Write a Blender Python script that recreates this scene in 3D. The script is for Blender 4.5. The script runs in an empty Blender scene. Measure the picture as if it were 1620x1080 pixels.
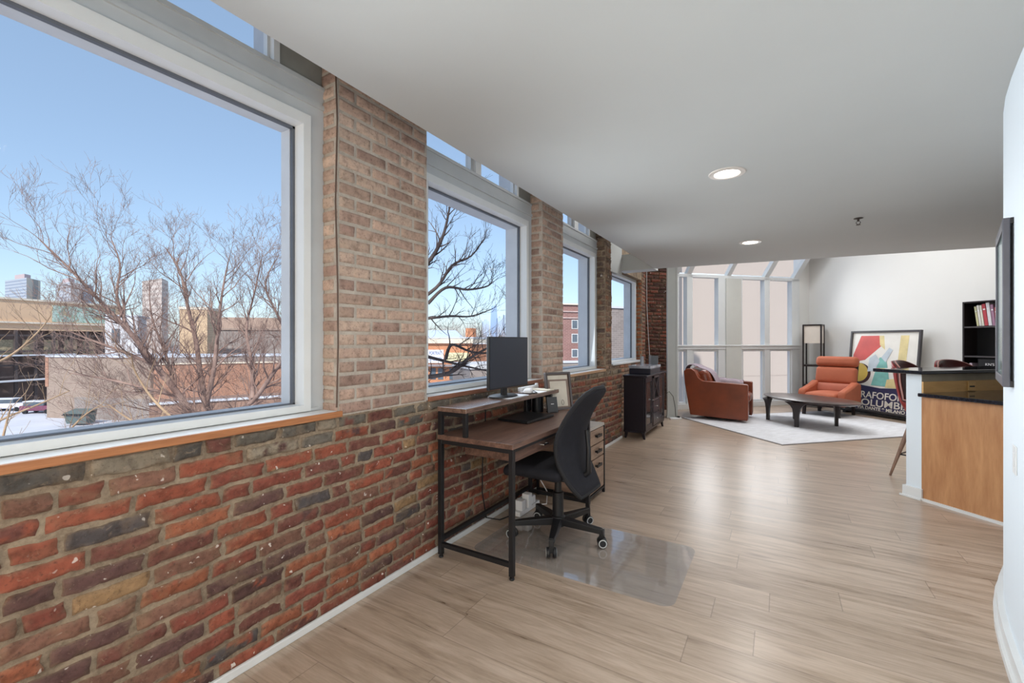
import bpy, bmesh, math, random
from mathutils import Vector, Matrix, Euler
SC = bpy.context.scene
COL = SC.collection
PI = math.pi

# ------------------------------------------------------------------ camera
CX, CY, CH = 1.84, 0.0, 1.32
FPX = 700.0
TH = math.radians(31.02)
FW = (-math.sin(TH), math.cos(TH)); RT = (math.cos(TH), math.sin(TH))
cam = bpy.data.cameras.new('camera'); camo = bpy.data.objects.new('camera', cam); COL.objects.link(camo)
cam.sensor_width = 36; cam.lens = FPX / 1620 * 36; cam.clip_start = 0.02; cam.clip_end = 3000
camo.location = (CX, CY, CH); camo.rotation_euler = (PI/2, 0, TH)
SC.camera = camo

def at(px, py, f):
    """world point seen in direction (px, py) at forward distance f - used to survey the view outside"""
    u = (px-810)/FPX*f; w = (540-py)/FPX*f
    return Vector((CX+FW[0]*f+RT[0]*u, CY+FW[1]*f+RT[1]*u, CH+w))

# ------------------------------------------------------------------ materials
def lin(c):
    c = c/255.0
    return c/12.92 if c <= 0.04045 else ((c+0.055)/1.055)**2.4
def C(r, g, b): return (lin(r), lin(g), lin(b), 1)

class NT:
    def __init__(s, name):
        s.m = bpy.data.materials.new(name); s.m.use_nodes = True
        s.t = s.m.node_tree; s.n = s.t.nodes; s.l = s.t.links
        s.b = s.n['Principled BSDF']; s.out = s.n['Material Output']
    def new(s, typ, **kw):
        n = s.n.new(typ)
        for k, v in kw.items(): setattr(n, k, v)
        return n
    def put(s, sock, v):
        if isinstance(v, bpy.types.NodeSocket): s.l.new(v, sock)
        else: sock.default_value = v
    def math(s, op, a, b=0.0, c=None):
        n = s.new('ShaderNodeMath', operation=op)
        s.put(n.inputs[0], a); s.put(n.inputs[1], b)
        if c is not None: s.put(n.inputs[2], c)
        return n.outputs[0]
    def coord(s, kind='Object', scale=(1, 1, 1), rot=(0, 0, 0)):
        t = s.new('ShaderNodeTexCoord'); m = s.new('ShaderNodeMapping')
        s.l.new(t.outputs[kind], m.inputs[0]); m.inputs['Scale'].default_value = scale; m.inputs['Rotation'].default_value = rot
        return m.outputs[0]
    def noise(s, vec, scale, detail=4, rough=.55, dist=0, out='Fac'):
        n = s.new('ShaderNodeTexNoise')
        if vec is not None: s.l.new(vec, n.inputs['Vector'])
        n.inputs['Scale'].default_value = scale; n.inputs['Detail'].default_value = detail
        n.inputs['Roughness'].default_value = rough; n.inputs['Distortion'].default_value = dist
        return n.outputs[out]
    def ramp(s, fac, stops, interp='LINEAR'):
        n = s.new('ShaderNodeValToRGB'); n.color_ramp.interpolation = interp
        s.put(n.inputs[0], fac)
        e = n.color_ramp.elements
        while len(e) > len(stops) and len(e) > 1: e.remove(e[-1])
        while len(e) < len(stops): e.new(.5)
        for i, (p, c) in enumerate(stops):
            e[i].position = p; e[i].color = c if len(c) == 4 else (*c, 1)
        return n.outputs[0]
    def mix(s, fac, a, b, mode='MIX'):
        n = s.new('ShaderNodeMix', data_type='RGBA', blend_type=mode)
        s.put(n.inputs[0], fac); s.put(n.inputs[6], a); s.put(n.inputs[7], b)
        return n.outputs[2]
    def bump(s, h, strength=.3, dist=.01):
        n = s.new('ShaderNodeBump'); n.inputs['Strength'].default_value = strength; n.inputs['Distance'].default_value = dist
        s.put(n.inputs['Height'], h); s.l.new(n.outputs[0], s.b.inputs['Normal'])
    def set(s, **kw):
        for k, v in kw.items(): s.put(s.b.inputs[k.replace('_', ' ')], v)
        return s.m

def plain(name, col, rough=.5, metal=0, var=.06, scale=6, bump=0, bscale=60, spec=.5, coat=0):
    """a colour with a little procedural mottling"""
    t = NT(name); v = t.coord()
    n = t.noise(v, scale, 3)
    dk = tuple(c*(1-var*2) for c in col[:3])+(1,); lt = tuple(min(1, c*(1+var*2)) for c in col[:3])+(1,)
    t.set(Base_Color=t.ramp(n, [(.3, dk), (.7, lt)]), Roughness=rough, Metallic=metal)
    t.b.inputs['Specular IOR Level'].default_value = spec
    if coat: t.b.inputs['Coat Weight'].default_value = coat; t.b.inputs['Coat Roughness'].default_value = .1
    if bump: t.bump(t.noise(v, bscale, 3), bump, .004)
    return t.m

def wood(name, dark, light, axis='X', rough=.4, stretch=14, scale=2.2, spec=.5):
    t = NT(name)
    s = {'X': (1, stretch, stretch), 'Y': (stretch, 1, stretch), 'Z': (stretch, stretch, 1)}[axis]
    v = t.coord(scale=s)
    a = t.noise(v, scale, 6, .6, .6); b = t.noise(v, scale*5, 3, .6)
    f = t.math('ADD', t.math('MULTIPLY', a, .7), t.math('MULTIPLY', b, .3))
    t.set(Base_Color=t.ramp(f, [(.33, dark), (.66, light)]), Roughness=rough)
    t.b.inputs['Specular IOR Level'].default_value = spec
    t.bump(f, .08, .003)
    return t.m

def emis(name, col, strength):
    t = NT(name); t.set(Base_Color=col, Emission_Color=col, Emission_Strength=strength); return t.m

def attr_brick(name, mort_noise=.35, speck=.0, bump=.5, rough=.85, wash=None):
    """brick faces: colour of each brick stored on the mesh, dirtied procedurally"""
    t = NT(name); v = t.coord()
    a = t.new('ShaderNodeAttribute', attribute_name='brick'); col = a.outputs['Color']
    n1 = t.noise(v, 22, 6, .65); n2 = t.noise(v, 90, 4, .6); n3 = t.noise(v, 7, 5, .6, .5)
    col = t.mix(1, col, t.ramp(n1, [(.28, (.55, .52, .5, 1)), (.5, (1, 1, 1, 1)), (.75, (1.18, 1.15, 1.1, 1))]), 'MULTIPLY')
    col = t.mix(t.ramp(n3, [(.52, (0, 0, 0, 1)), (.72, (mort_noise,)*3+(1,))]), col, wash or C(140, 116, 92))
    col = t.mix(t.ramp(n2, [(.56, (0, 0, 0, 1)), (.74, (.6, .6, .6, 1))]), col, C(66, 50, 46))
    n4 = t.noise(v, 46, 5, .7, .8)
    col = t.mix(t.ramp(n4, [(.60, (0, 0, 0, 1)), (.72, (.45*mort_noise*2, .45*mort_noise*2, .45*mort_noise*2, 1))]), col, C(168, 146, 122))
    if speck:
        w = t.noise(v, 34, 2, .5, .3); g = t.noise(v, 3.1, 2)
        m = t.math('MULTIPLY', t.ramp(w, [(.685, (0, 0, 0, 1)), (.715, (1, 1, 1, 1))]), t.ramp(g, [(.42, (0, 0, 0, 1)), (.55, (1, 1, 1, 1))]))
        col = t.mix(t.math('MULTIPLY', m, speck), col, C(226, 216, 206))
    t.set(Base_Color=col, Roughness=rough)
    t.b.inputs['Specular IOR Level'].default_value = .25
    t.bump(t.math('ADD', n1, t.math('MULTIPLY', n2, .5)), bump, .006)
    return t.m

def mortar(name, a, b, bump=.6):
    t = NT(name); v = t.coord()
    n = t.noise(v, 9, 6, .65, .4); n2 = t.noise(v, 70, 5, .7)
    f = t.math('ADD', t.math('MULTIPLY', n, .65), t.math('MULTIPLY', n2, .35))
    t.set(Base_Color=t.ramp(f, [(.34, a), (.62, b)]), Roughness=.95)
    t.b.inputs['Specular IOR Level'].default_value = .15
    t.bump(f, bump, .01)
    return t.m

def glass(name, tint=(1, 1, 1, 1), refl=.9):
    t = NT(name); t.n.remove(t.b)
    tr = t.new('ShaderNodeBsdfTransparent'); tr.inputs[0].default_value = tint
    gl = t.new('ShaderNodeBsdfGlossy'); gl.inputs['Roughness'].default_value = .02
    fr = t.new('ShaderNodeFresnel'); fr.inputs[0].default_value = 1.45
    mx = t.new('ShaderNodeMixShader')
    t.l.new(t.math('MULTIPLY', fr.outputs[0], refl), mx.inputs[0]); t.l.new(tr.outputs[0], mx.inputs[1]); t.l.new(gl.outputs[0], mx.inputs[2])
    t.l.new(mx.outputs[0], t.out.inputs[0])
    return t.m

def floor_mat():
    t = NT('oak laminate planks')
    g = t.new('ShaderNodeNewGeometry'); sp = t.new('ShaderNodeSeparateXYZ'); t.l.new(g.outputs['Position'], sp.inputs[0])
    x, y = sp.outputs[0], sp.outputs[1]
    W, L = .192, 1.28
    ry = t.math('DIVIDE', y, W); row = t.math('FLOOR', ry); fy = t.math('FRACT', ry)
    wn = t.new('ShaderNodeTexWhiteNoise', noise_dimensions='1D'); t.l.new(row, wn.inputs['W'])
    rx = t.math('ADD', t.math('DIVIDE', x, L), t.math('MULTIPLY', wn.outputs[0], 7.0)); colm = t.math('FLOOR', rx); fx = t.math('FRACT', rx)
    cv = t.new('ShaderNodeCombineXYZ'); t.l.new(row, cv.inputs[0]); t.l.new(colm, cv.inputs[1])
    w2 = t.new('ShaderNodeTexWhiteNoise', noise_dimensions='2D'); t.l.new(cv.outputs[0], w2.inputs['Vector'])
    pid = w2.outputs[0]
    # grain
    gv = t.new('ShaderNodeCombineXYZ')
    t.l.new(t.math('ADD', t.math('MULTIPLY', x, 1.1), t.math('MULTIPLY', pid, 37.0)), gv.inputs[0]); t.l.new(t.math('MULTIPLY', y, 11.0), gv.inputs[1]); t.l.new(t.math('MULTIPLY', pid, 9.0), gv.inputs[2])
    n1 = t.noise(gv.outputs[0], 1.6, 6, .62, .9); n2 = t.noise(gv.outputs[0], 9, 4, .6)
    gr = t.math('ADD', t.math('MULTIPLY', n1, .75), t.math('MULTIPLY', n2, .25))
    col = t.ramp(gr, [(.28, C(132, 112, 95)), (.44, C(172, 151, 131)), (.58, C(192, 171, 152)), (.75, C(206, 187, 169))])
    col = t.mix(1, col, t.ramp(pid, [(0, (.9, .89, .88, 1)), (.5, (1, 1, 1, 1)), (1, (1.06, 1.06, 1.06, 1))]), 'MULTIPLY')
    # knots
    kv = t.new('ShaderNodeCombineXYZ'); t.l.new(t.math('MULTIPLY', x, 1.5), kv.inputs[0]); t.l.new(t.math('MULTIPLY', y, 5.2), kv.inputs[1])
    vo = t.new('ShaderNodeTexVoronoi'); t.l.new(kv.outputs[0], vo.inputs['Vector']); vo.inputs['Scale'].default_value = 1.0
    k = t.ramp(t.math('ADD', vo.outputs['Distance'], t.math('MULTIPLY', t.noise(gv.outputs[0], 4, 3), .12)), [(.09, (1, 1, 1, 1)), (.22, (0, 0, 0, 1))])
    vs = t.new('ShaderNodeSeparateColor'); t.l.new(vo.outputs['Color'], vs.inputs[0])
    k = t.math('MULTIPLY', k, t.math('GREATER_THAN', vs.outputs[0], .5))
    col = t.mix(t.math('MULTIPLY', k, .6), col, C(96, 72, 58))
    # seams
    e1 = t.math('MINIMUM', fy, t.math('SUBTRACT', 1.0, fy)); e2 = t.math('MINIMUM', fx, t.math('SUBTRACT', 1.0, fx))
    s = t.math('MAXIMUM', t.math('LESS_THAN', e1, .009), t.math('LESS_THAN', e2, .0016))
    col = t.mix(t.math('MULTIPLY', s, .38), col, C(70, 54, 44))
    t.set(Base_Color=col, Roughness=t.math('ADD', .22, t.math('MULTIPLY', gr, .16)))
    t.b.inputs['Specular IOR Level'].default_value = .85
    t.bump(t.math('SUBTRACT', t.math('MULTIPLY', gr, .25), s), .12, .002)
    return t.m

# ------------------------------------------------------------------ mesh builder
class MB:
    def __init__(s): s.v = []; s.f = []; s.mi = []; s.c = []; s.usec = False
    def add(s, vs, fs, mi=0, M=None, col=None):
        o = len(s.v)
        for p in vs:
            p = Vector(p)
            s.v.append(M @ p if M is not None else p)
            s.c.append(col or (1, 1, 1, 1))
        if col: s.usec = True
        for f in fs: s.f.append(tuple(i+o for i in f)); s.mi.append(mi)
        return s
    def box(s, x0, y0, z0, x1, y1, z1, mi=0, M=None, col=None):
        vs = [(x0, y0, z0), (x1, y0, z0), (x1, y1, z0), (x0, y1, z0), (x0, y0, z1), (x1, y0, z1), (x1, y1, z1), (x0, y1, z1)]
        return s.add(vs, [(0, 3, 2, 1), (4, 5, 6, 7), (0, 1, 5, 4), (1, 2, 6, 5), (2, 3, 7, 6), (3, 0, 4, 7)], mi, M, col)
    def bar(s, p0, p1, w, h=None, mi=0, up=(0, 0, 1)):
        p0, p1 = Vector(p0), Vector(p1); h = h or w
        d = p1-p0; L = d.length; d.normalize(); up = Vector(up)
        if abs(d.dot(up)) > .98: up = Vector((1, 0, 0))
        a = d.cross(up).normalized(); b = a.cross(d)
        M = Matrix((( a.x, d.x, b.x, p0.x), (a.y, d.y, b.y, p0.y), (a.z, d.z, b.z, p0.z), (0, 0, 0, 1)))
        return s.box(-w/2, 0, -h/2, w/2, L, h/2, mi, M)
    def prism(s, poly, z0, z1, mi=0, M=None):
        n = len(poly)
        vs = [(x, y, z0) for x, y in poly]+[(x, y, z1) for x, y in poly]
        fs = [tuple(range(n-1, -1, -1)), tuple(range(n, 2*n))]+[(i, (i+1) % n, n+(i+1) % n, n+i) for i in range(n)]
        return s.add(vs, fs, mi, M)
    def tube(s, pts, rad, n=8, mi=0, cap=True, M=None):
        pts = [Vector(p) for p in pts]; k = len(pts)
        if not hasattr(rad, '__len__'): rad = [rad]*k
        vs = []; prev = None
        for i, p in enumerate(pts):
            d = (pts[min(i+1, k-1)]-pts[max(i-1, 0)])
            if d.length < 1e-9: d = Vector((0, 0, 1))
            d.normalize()
            a = prev if prev is not None else (Vector((0, 0, 1)) if abs(d.z) < .9 else Vector((1, 0, 0)))
            a = (a-d*a.dot(d))
            if a.length < 1e-6: a = d.orthogonal()
            a.normalize(); prev = a; b = d.cross(a)
            for j in range(n):
                t = 2*PI*j/n; vs.append(p+(a*math.cos(t)+b*math.sin(t))*rad[i])
        fs = []
        for i in range(k-1):
            for j in range(n):
                j2 = (j+1) % n; fs.append((i*n+j, i*n+j2, (i+1)*n+j2, (i+1)*n+j))
        if cap: fs += [tuple(range(n-1, -1, -1)), tuple((k-1)*n+j for j in range(n))]
        return s.add(vs, fs, mi, M)
    def lathe(s, prof, n=24, M=None, mi=0, caps=True):
        vs = []; fs = []; k = len(prof)
        for r, z in prof:
            for j in range(n):
                t = 2*PI*j/n; vs.append((r*math.cos(t), r*math.sin(t), z))
        for i in range(k-1):
            for j in range(n):
                j2 = (j+1) % n; fs.append((i*n+j, i*n+j2, (i+1)*n+j2, (i+1)*n+j))
        if caps and prof[0][0] > 1e-5: fs.append(tuple(range(n-1, -1, -1)))
        if caps and prof[-1][0] > 1e-5: fs.append(tuple((k-1)*n+j for j in range(n)))
        return s.add(vs, fs, mi, M)
    def rbox(s, c, size, r, M=None, mi=0, n=7, puff=(0, 0, 0)):
        """rounded (and optionally puffed) box"""
        hx, hy, hz = (q/2 for q in size); r = min(r, hx, hy, hz)
        inn = Vector((hx-r, hy-r, hz-r)); idx = {}; vs = []; fs = []
        def pos(a):   # a in -1..1 cube surface -> denser near edges
            p = Vector((math.copysign(min(1, abs(q)), q) for q in a))
            full = Vector((p.x*hx, p.y*hy, p.z*hz))
            core = Vector((max(-inn.x, min(inn.x, full.x)), max(-inn.y, min(inn.y, full.y)), max(-inn.z, min(inn.z, full.z))))
            d = full-core
            q = core+(d.normalized()*r if d.length > 1e-9 else d)
            bx = (1-(q.y/hy)**2)*(1-(q.z/hz)**2); by = (1-(q.x/hx)**2)*(1-(q.z/hz)**2); bz = (1-(q.x/hx)**2)*(1-(q.y/hy)**2)
            q = Vector((q.x+puff[0]*bx*(q.x/hx), q.y+puff[1]*by*(q.y/hy), q.z+puff[2]*bz*(q.z/hz)))
            return q
        def ticks(h):
            e = r/h; a = [-1, -1+e*.3, -1+e*.65, -1+e]; m = [-1+e+(2-2*e)*i/n for i in range(1, n)]
            return a+m+[1-e, 1-e*.65, 1-e*.3, 1]
        tx, ty, tz = ticks(hx), ticks(hy), ticks(hz)
        def vid(i, j, k):
            key = (i, j, k)
            if key not in idx: idx[key] = len(vs); vs.append(pos((tx[i], ty[j], tz[k]))+Vector(c))
            return idx[key]
        I, J, K = len(tx)-1, len(ty)-1, len(tz)-1
        for i in range(I):
            for j in range(J):
                fs.append((vid(i, j, 0), vid(i, j+1, 0), vid(i+1, j+1, 0), vid(i+1, j, 0)))
                fs.append((vid(i, j, K), vid(i+1, j, K), vid(i+1, j+1, K), vid(i, j+1, K)))
        for i in range(I):
            for k in range(K):
                fs.append((vid(i, 0, k), vid(i+1, 0, k), vid(i+1, 0, k+1), vid(i, 0, k+1)))
                fs.append((vid(i, J, k), vid(i, J, k+1), vid(i+1, J, k+1), vid(i+1, J, k)))
        for j in range(J):
            for k in range(K):
                fs.append((vid(0, j, k), vid(0, j, k+1), vid(0, j+1, k+1), vid(0, j+1, k)))
                fs.append((vid(I, j, k), vid(I, j+1, k), vid(I, j+1, k+1), vid(I, j, k+1)))
        return s.add(vs, fs, mi, M)
    def sheet(s, rows, mi=0, thick=0, M=None):
        """grid of points -> surface, thickened downwards along its normal by a modifier later"""
        k = len(rows[0]); vs = [p for r in rows for p in r]; fs = []
        for i in range(len(rows)-1):
            for j in range(k-1): fs.append((i*k+j, i*k+j+1, (i+1)*k+j+1, (i+1)*k+j))
        return s.add(vs, fs, mi, M)
    def build(s, name, mats, parent=None, smooth=False, bevel=0, solid=0, sub=0, angle=40):
        me = bpy.data.meshes.new(name); me.from_pydata([tuple(p) for p in s.v], [], s.f)
        if not isinstance(mats, (list, tuple)): mats = [mats]
        for m in mats: me.materials.append(m)
        for p, i in zip(me.polygons, s.mi): p.material_index = i
        if s.usec:
            ca = me.color_attributes.new('brick', 'FLOAT_COLOR', 'POINT')
            for i, cc in enumerate(s.c): ca.data[i].color = cc
        if smooth:
            for p in me.polygons: p.use_smooth = True
            try: me.set_sharp_from_angle(angle=math.radians(angle))
            except Exception: pass
        me.update()
        o = bpy.data.objects.new(name, me); COL.objects.link(o)
        if parent is not None: o.parent = parent
        if solid:
            m = o.modifiers.new('solid', 'SOLIDIFY'); m.thickness = solid; m.offset = 0
        if bevel:
            m = o.modifiers.new('bevel', 'BEVEL'); m.width = bevel; m.segments = 2; m.limit_method = 'ANGLE'; m.angle_limit = math.radians(35)
        if sub:
            m = o.modifiers.new('sub', 'SUBSURF'); m.levels = sub; m.render_levels = sub
        return o

def tag(o, label, cat, group=None, kind=None):
    o['label'] = label; o['category'] = cat
    if group: o['group'] = group
    if kind: o['kind'] = kind
    return o
def thing(name, label, cat, loc=(0, 0, 0), rz=0, group=None):
    o = bpy.data.objects.new(name, None); COL.objects.link(o); o.location = loc; o.rotation_euler = (0, 0, rz)
    o.empty_display_size = .1
    return tag(o, label, cat, group)
def struct(o): o['kind'] = 'structure'; return o
def sempty(name):
    o = bpy.data.objects.new(name, None); COL.objects.link(o); return struct(o)
def lab(o, label): o['label'] = label; return o
def copy_tree(o, parent=None):
    c = o.copy(); COL.objects.link(c)
    if parent is not None: c.parent = parent
    for ch in list(o.children): copy_tree(ch, c)
    return c
def RZ(a): return Matrix.Rotation(a, 4, 'Z')
def T(*p): return Matrix.Translation(Vector(p))
def text_mesh(body, size, mat, name, parent, M, extrude=.0008, width=None, shear=0, bold=0):
    cu = bpy.data.curves.new('t', 'FONT'); cu.body = body; cu.size = size; cu.extrude = extrude; cu.align_x = 'CENTER'; cu.align_y = 'CENTER'; cu.shear = shear; cu.offset = bold
    to = bpy.data.objects.new('t', cu); COL.objects.link(to)
    bpy.context.view_layer.update()
    me = bpy.data.meshes.new_from_object(to.evaluated_get(bpy.context.evaluated_depsgraph_get()))
    bpy.data.objects.remove(to)
    if width:
        xs = [v.co.x for v in me.vertices]; k = width/(max(xs)-min(xs)); me.transform(Matrix.Diagonal((k, 1, 1, 1)))
    me.transform(M); me.name = name
    me.materials.clear(); me.materials.append(mat)
    o = bpy.data.objects.new(name, me); COL.objects.link(o)
    if parent is not None: o.parent = parent
    return o
# ------------------------------------------------------------------ shared materials
M_white = plain('white paint', C(226, 227, 226), .4, var=.01)
M_casing = plain('window casing paint', C(196, 199, 200), .45, var=.02)
M_ceil = plain('ceiling paint', C(198, 200, 198), .9, var=.008, scale=1.5, bump=.05, bscale=200)
M_wallw = plain('white wall paint', C(228, 236, 242), .7, var=.006, scale=1)
M_cream = plain('cream wall paint', C(232, 231, 228), .8, var=.008, scale=1)
M_bayfr = plain('bay frame paint', C(222, 224, 224), .4, var=.01)
M_glass = glass('window glass', (.98, .99, 1, 1), .015)
M_floor = floor_mat()
M_brick_red = attr_brick('old red brick', .5, .85, .55)
M_brick_tan = attr_brick('tan brick', .22, 0, .3, wash=C(196, 176, 156))
M_mort_red = mortar('rough mortar', C(104, 88, 74), C(170, 152, 130))
M_mort_tan = mortar('pale mortar', C(166, 154, 142), C(198, 188, 176), .3)
M_sillwood = wood('sill nosing wood', C(150, 92, 54), C(196, 132, 84), 'Y', .45)
M_plaster = plain('old plaster', C(150, 148, 140), .9, var=.06, scale=5, bump=.2, bscale=30)
M_dkmetal = plain('black steel', C(34, 34, 37), .45, .3, var=.03)
M_black = plain('black plastic', C(24, 24, 27), .45, var=.03)

RED = [(C(146, 82, 64), 5), (C(130, 73, 61), 4.5), (C(114, 72, 64), 5), (C(96, 70, 67), 3.5), (C(154, 94, 70), 3), (C(150, 120, 88), 1.1), (C(80, 74, 74), 1.4), (C(126, 91, 77), 3.5)]
TAN = [(C(186, 158, 142), 4), (C(174, 146, 132), 3), (C(196, 170, 153), 3), (C(160, 132, 120), 2), (C(182, 154, 138), 2)]
ROUGH = [(C(148, 122, 104), 3), (C(124, 104, 92), 3), (C(162, 114, 90), 2), (C(108, 92, 84), 2)]
SHADERED = [(C(112, 60, 46), 4), (C(90, 50, 42), 4), (C(70, 44, 40), 3)]  # red brick darkened to paint in the shade of the return

def pick(pal, rng):
    tot = sum(w for _, w in pal); r = rng.random()*tot
    for c, w in pal:
        r -= w
        if r <= 0: return c
    return pal[0][0]

def bricks(mb, u0, u1, z0, z1, P, pal, rng, H=.069, L=.208, gap=.012, prot=.008, wob=.0035, irregular=True, topdark=False, mi=0, mort=None, fine=True):
    """courses of separate bricks with ragged rims standing a little proud of the mortar bed"""
    rows = max(1, int(round((z1-z0)/H))); H = (z1-z0)/rows
    mort = mort or (C(140, 120, 100) if irregular else C(184, 172, 160))
    q1, q2 = rng.random()*6, rng.random()*6
    def wave(uu, zz):   # slow sag of the courses
        return (.0075*math.sin(uu*2.3+q1+zz*3)+.004*math.sin(uu*6.1+q2)) * (1 if irregular else .1) * min(1, (zz-z0)/.1, (z1-zz)/.1)
    for r in range(rows):
        za, zb = z0+r*H+gap/2, z0+(r+1)*H-gap/2
        u = u0-(L*.5 if r % 2 else 0)-(rng.random()*L*.5 if irregular else 0)
        while u < u1:
            l = L
            if irregular:
                q = rng.random(); l = L*(.48+rng.random()*.1) if q < .25 else L*(.86+rng.random()*.3)
            a, b = max(u, u0)+gap/2, min(u+l, u1)-gap/2
            u += l
            if b-a < .02: continue
            c = pick(pal, rng)
            if topdark and r >= rows-2 and rng.random() < (.85 if r == rows-1 else .22): c = rng.choice([C(104, 98, 90), C(86, 82, 78), C(140, 128, 112)])
            k = .82+rng.random()*.34; c = tuple(v*k for v in c[:3])
            two = pick(pal, rng) if irregular and rng.random() < .4 else c
            d0 = prot*(.35+rng.random()*1.1); tl = (rng.random()-.5)*.010*(1 if irregular else .3); tv = (rng.random()-.5)*.006
            near = fine and a < 3.2
            n = max(4, int((14 if near else 8)*(b-a)/L+.5)); nz = 6 if near else 4
            e = .0055; Lb = b-a; Hb = zb-za
            S = [0, e/Lb]+[(e+(Lb-2*e)*i/(n-2))/Lb for i in range(1, n-2)]+[1-e/Lb, 1]
            Tt = [0, e/Hb]+[(e+(Hb-2*e)*i/(nz-2))/Hb for i in range(1, nz-2)]+[1-e/Hb, 1]
            ph = [rng.random()*6.28 for _ in range(6)]
            n, nz = len(S)-1, len(Tt)-1
            ero = rng.random() if irregular else .1
            vs = []; cs = []; fs = []
            for jj, t in enumerate(Tt):
                for ii, s in enumerate(S):
                    rim = ii in (0, n) or jj in (0, nz); ring = ii in (1, n-1) or jj in (1, nz-1)
                    uu = a+Lb*s; zz = za+Hb*t
                    w1 = math.sin(uu*34+ph[0])+.7*math.sin(uu*83+ph[1])+.5*math.sin(uu*171+ph[4]); w2 = math.sin(zz*61+ph[2])+.7*math.sin(uu*47+zz*77+ph[3])+.5*math.sin(uu*113-zz*140+ph[5])
                    jit = (rng.random()-.5)
                    d = -.008 if rim else d0+tl*(s-.5)+tv*(t-.5)+wob*.4*w2+(jit*wob*.5 if irregular else 0)
                    if ring and not rim: d -= .003*ero+max(0, jit)*.007*ero
                    zz += wob*.45*w1*(1 if t < .5 else .8)+wave(uu, zz); uu += wob*.5*w2*(1 if ii in (0, 1, n-1, n) else 0)
                    vs.append(P(uu, zz, d))
                    m_ = (.85 if rim else (.12+.5*max(0, jit)*2*ero if ring else max(0, jit-.42)*2*ero))
                    sh = .86+.28*rng.random() if irregular else .95+.1*rng.random()
                    cc = two if (w1+w2) > 1.6 else c
                    cs.append(tuple((cc[q]*(1-m_)+mort[q]*m_)*sh for q in range(3))+(1,))
            for jj in range(nz):
                for ii in range(n):
                    fs.append((jj*(n+1)+ii, jj*(n+1)+ii+1, (jj+1)*(n+1)+ii+1, (jj+1)*(n+1)+ii))
            o = len(mb.v); mb.add(vs, fs, mi); mb.c[o:] = cs; mb.usec = True

rb = random.Random(7)
SILL = .955
# ---- floor
FP = [(-.36, -3), (7.6, -3), (7.6, 6.10), (2.42, 11.29), (-.36, 8.52)]
struct(MB().prism(FP, -.06, 0).build('floor', M_floor))

# ---- left wall: brick below the sills, brick piers between the windows
m = MB(); m.box(-.30, -3, 0, -.003, 5.98, SILL, 1)
bricks(m, -.9, 5.98, .02, SILL, lambda u, z, d: (d, u, z), RED, rb, H=.0675, L=.205, gap=.0105, prot=.0065, wob=.005, topdark=True)
struct(m.build('wall_left', [M_brick_red, M_mort_red], smooth=True, angle=70))
def pier(y0, y1, pal, mat, mort, z0=SILL, z1=2.86, left=True, right=True, x=0.0, dep=.131, **k):
    m = MB(); m.box(x-.30, y0+.003, z0, x-.003, y1-.003, 4.6, 1)
    bricks(m, y0, y1, z0, z1, lambda u, z, d: (x+d, u, z), pal, rb, **k)
    if left: bricks(m, x-dep, x, z0, z1, lambda u, z, d: (u, y0-d, z), pal, rb, **k)
    if right: bricks(m, x-dep, x, z0, z1, lambda u, z, d: (u, y1+d, z), pal, rb, **k)
    return struct(m.build('wall_left', [mat, mort], smooth=True, angle=70))
tanargs = dict(irregular=False, gap=.011, prot=.0035, wob=.0012)
MB0 = MB().box(-.30, -3, SILL, 0, -.6, 4.6); struct(MB0.build('wall_left', M_mort_tan))
pier(1.413, 2.054, TAN, M_brick_tan, M_mort_tan, **tanargs)
pier(3.595, 4.052, TAN, M_brick_tan, M_mort_tan, **tanargs)
pier(5.318, 5.53, ROUGH, M_brick_red, M_mort_red, gap=.013, prot=.008, wob=.006)
# recessed stretch behind the dark cabinet
m = MB(); m.box(-.36, 5.50, 0, -.333, 6.16, SILL, 1); m.box(-.62, 6.16, 0, -.333, 8.56, SILL, 1)
bricks(m, 5.98, 8.55, .02, SILL, lambda u, z, d: (-.33+d, u, z), ROUGH, rb)
bricks(m, -.33, 0, .02, SILL, lambda u, z, d: (u, 5.983+d, z), ROUGH, rb)
struct(m.build('wall_left', [M_brick_red, M_mort_red], smooth=True, angle=70))
m = MB(); m.box(-.36, 5.50, SILL, -.333, 6.16, 4.6, 1); m.box(-.62, 6.16, SILL, -.333, 6.55, 4.6, 1); m.box(-.62, 8.3, SILL, -.333, 8.56, 4.6, 1)
m.box(-.62, 6.55, 2.46, -.34, 8.3, 4.6, 1)
bricks(m, 5.53, 6.55, SILL, 2.86, lambda u, z, d: (-.33+d, u, z), ROUGH, rb)
bricks(m, 8.3, 8.55, SILL, 2.86, lambda u, z, d: (-.33+d, u, z), RED, rb)
bricks(m, -.45, -.33, SILL, 2.5, lambda u, z, d: (u, 8.3-d, z), [(C(176, 112, 76), 1), (C(160, 96, 66), 1)], rb)
struct(m.build('wall_left', [M_brick_red, M_mort_red], smooth=True, angle=70))
# brick return at 45 degrees beside the white column, its shade painted as darker brick and mortar
m = MB(); mm = T(-.33, 8.55, 0) @ RZ(PI/4)
m.box(-.02, .003, 0, .46, .28, 4.6, 1, mm)
bricks(m, 0, .46, .02, 2.86, lambda u, z, d: mm @ Vector((u, -d, z)), SHADERED, rb, gap=.013, prot=.009, wob=.005)
struct(m.build('wall_brick_return', [M_brick_red, mortar('shaded mortar', C(46, 38, 34), C(92, 74, 62))], smooth=True, angle=70))

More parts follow.
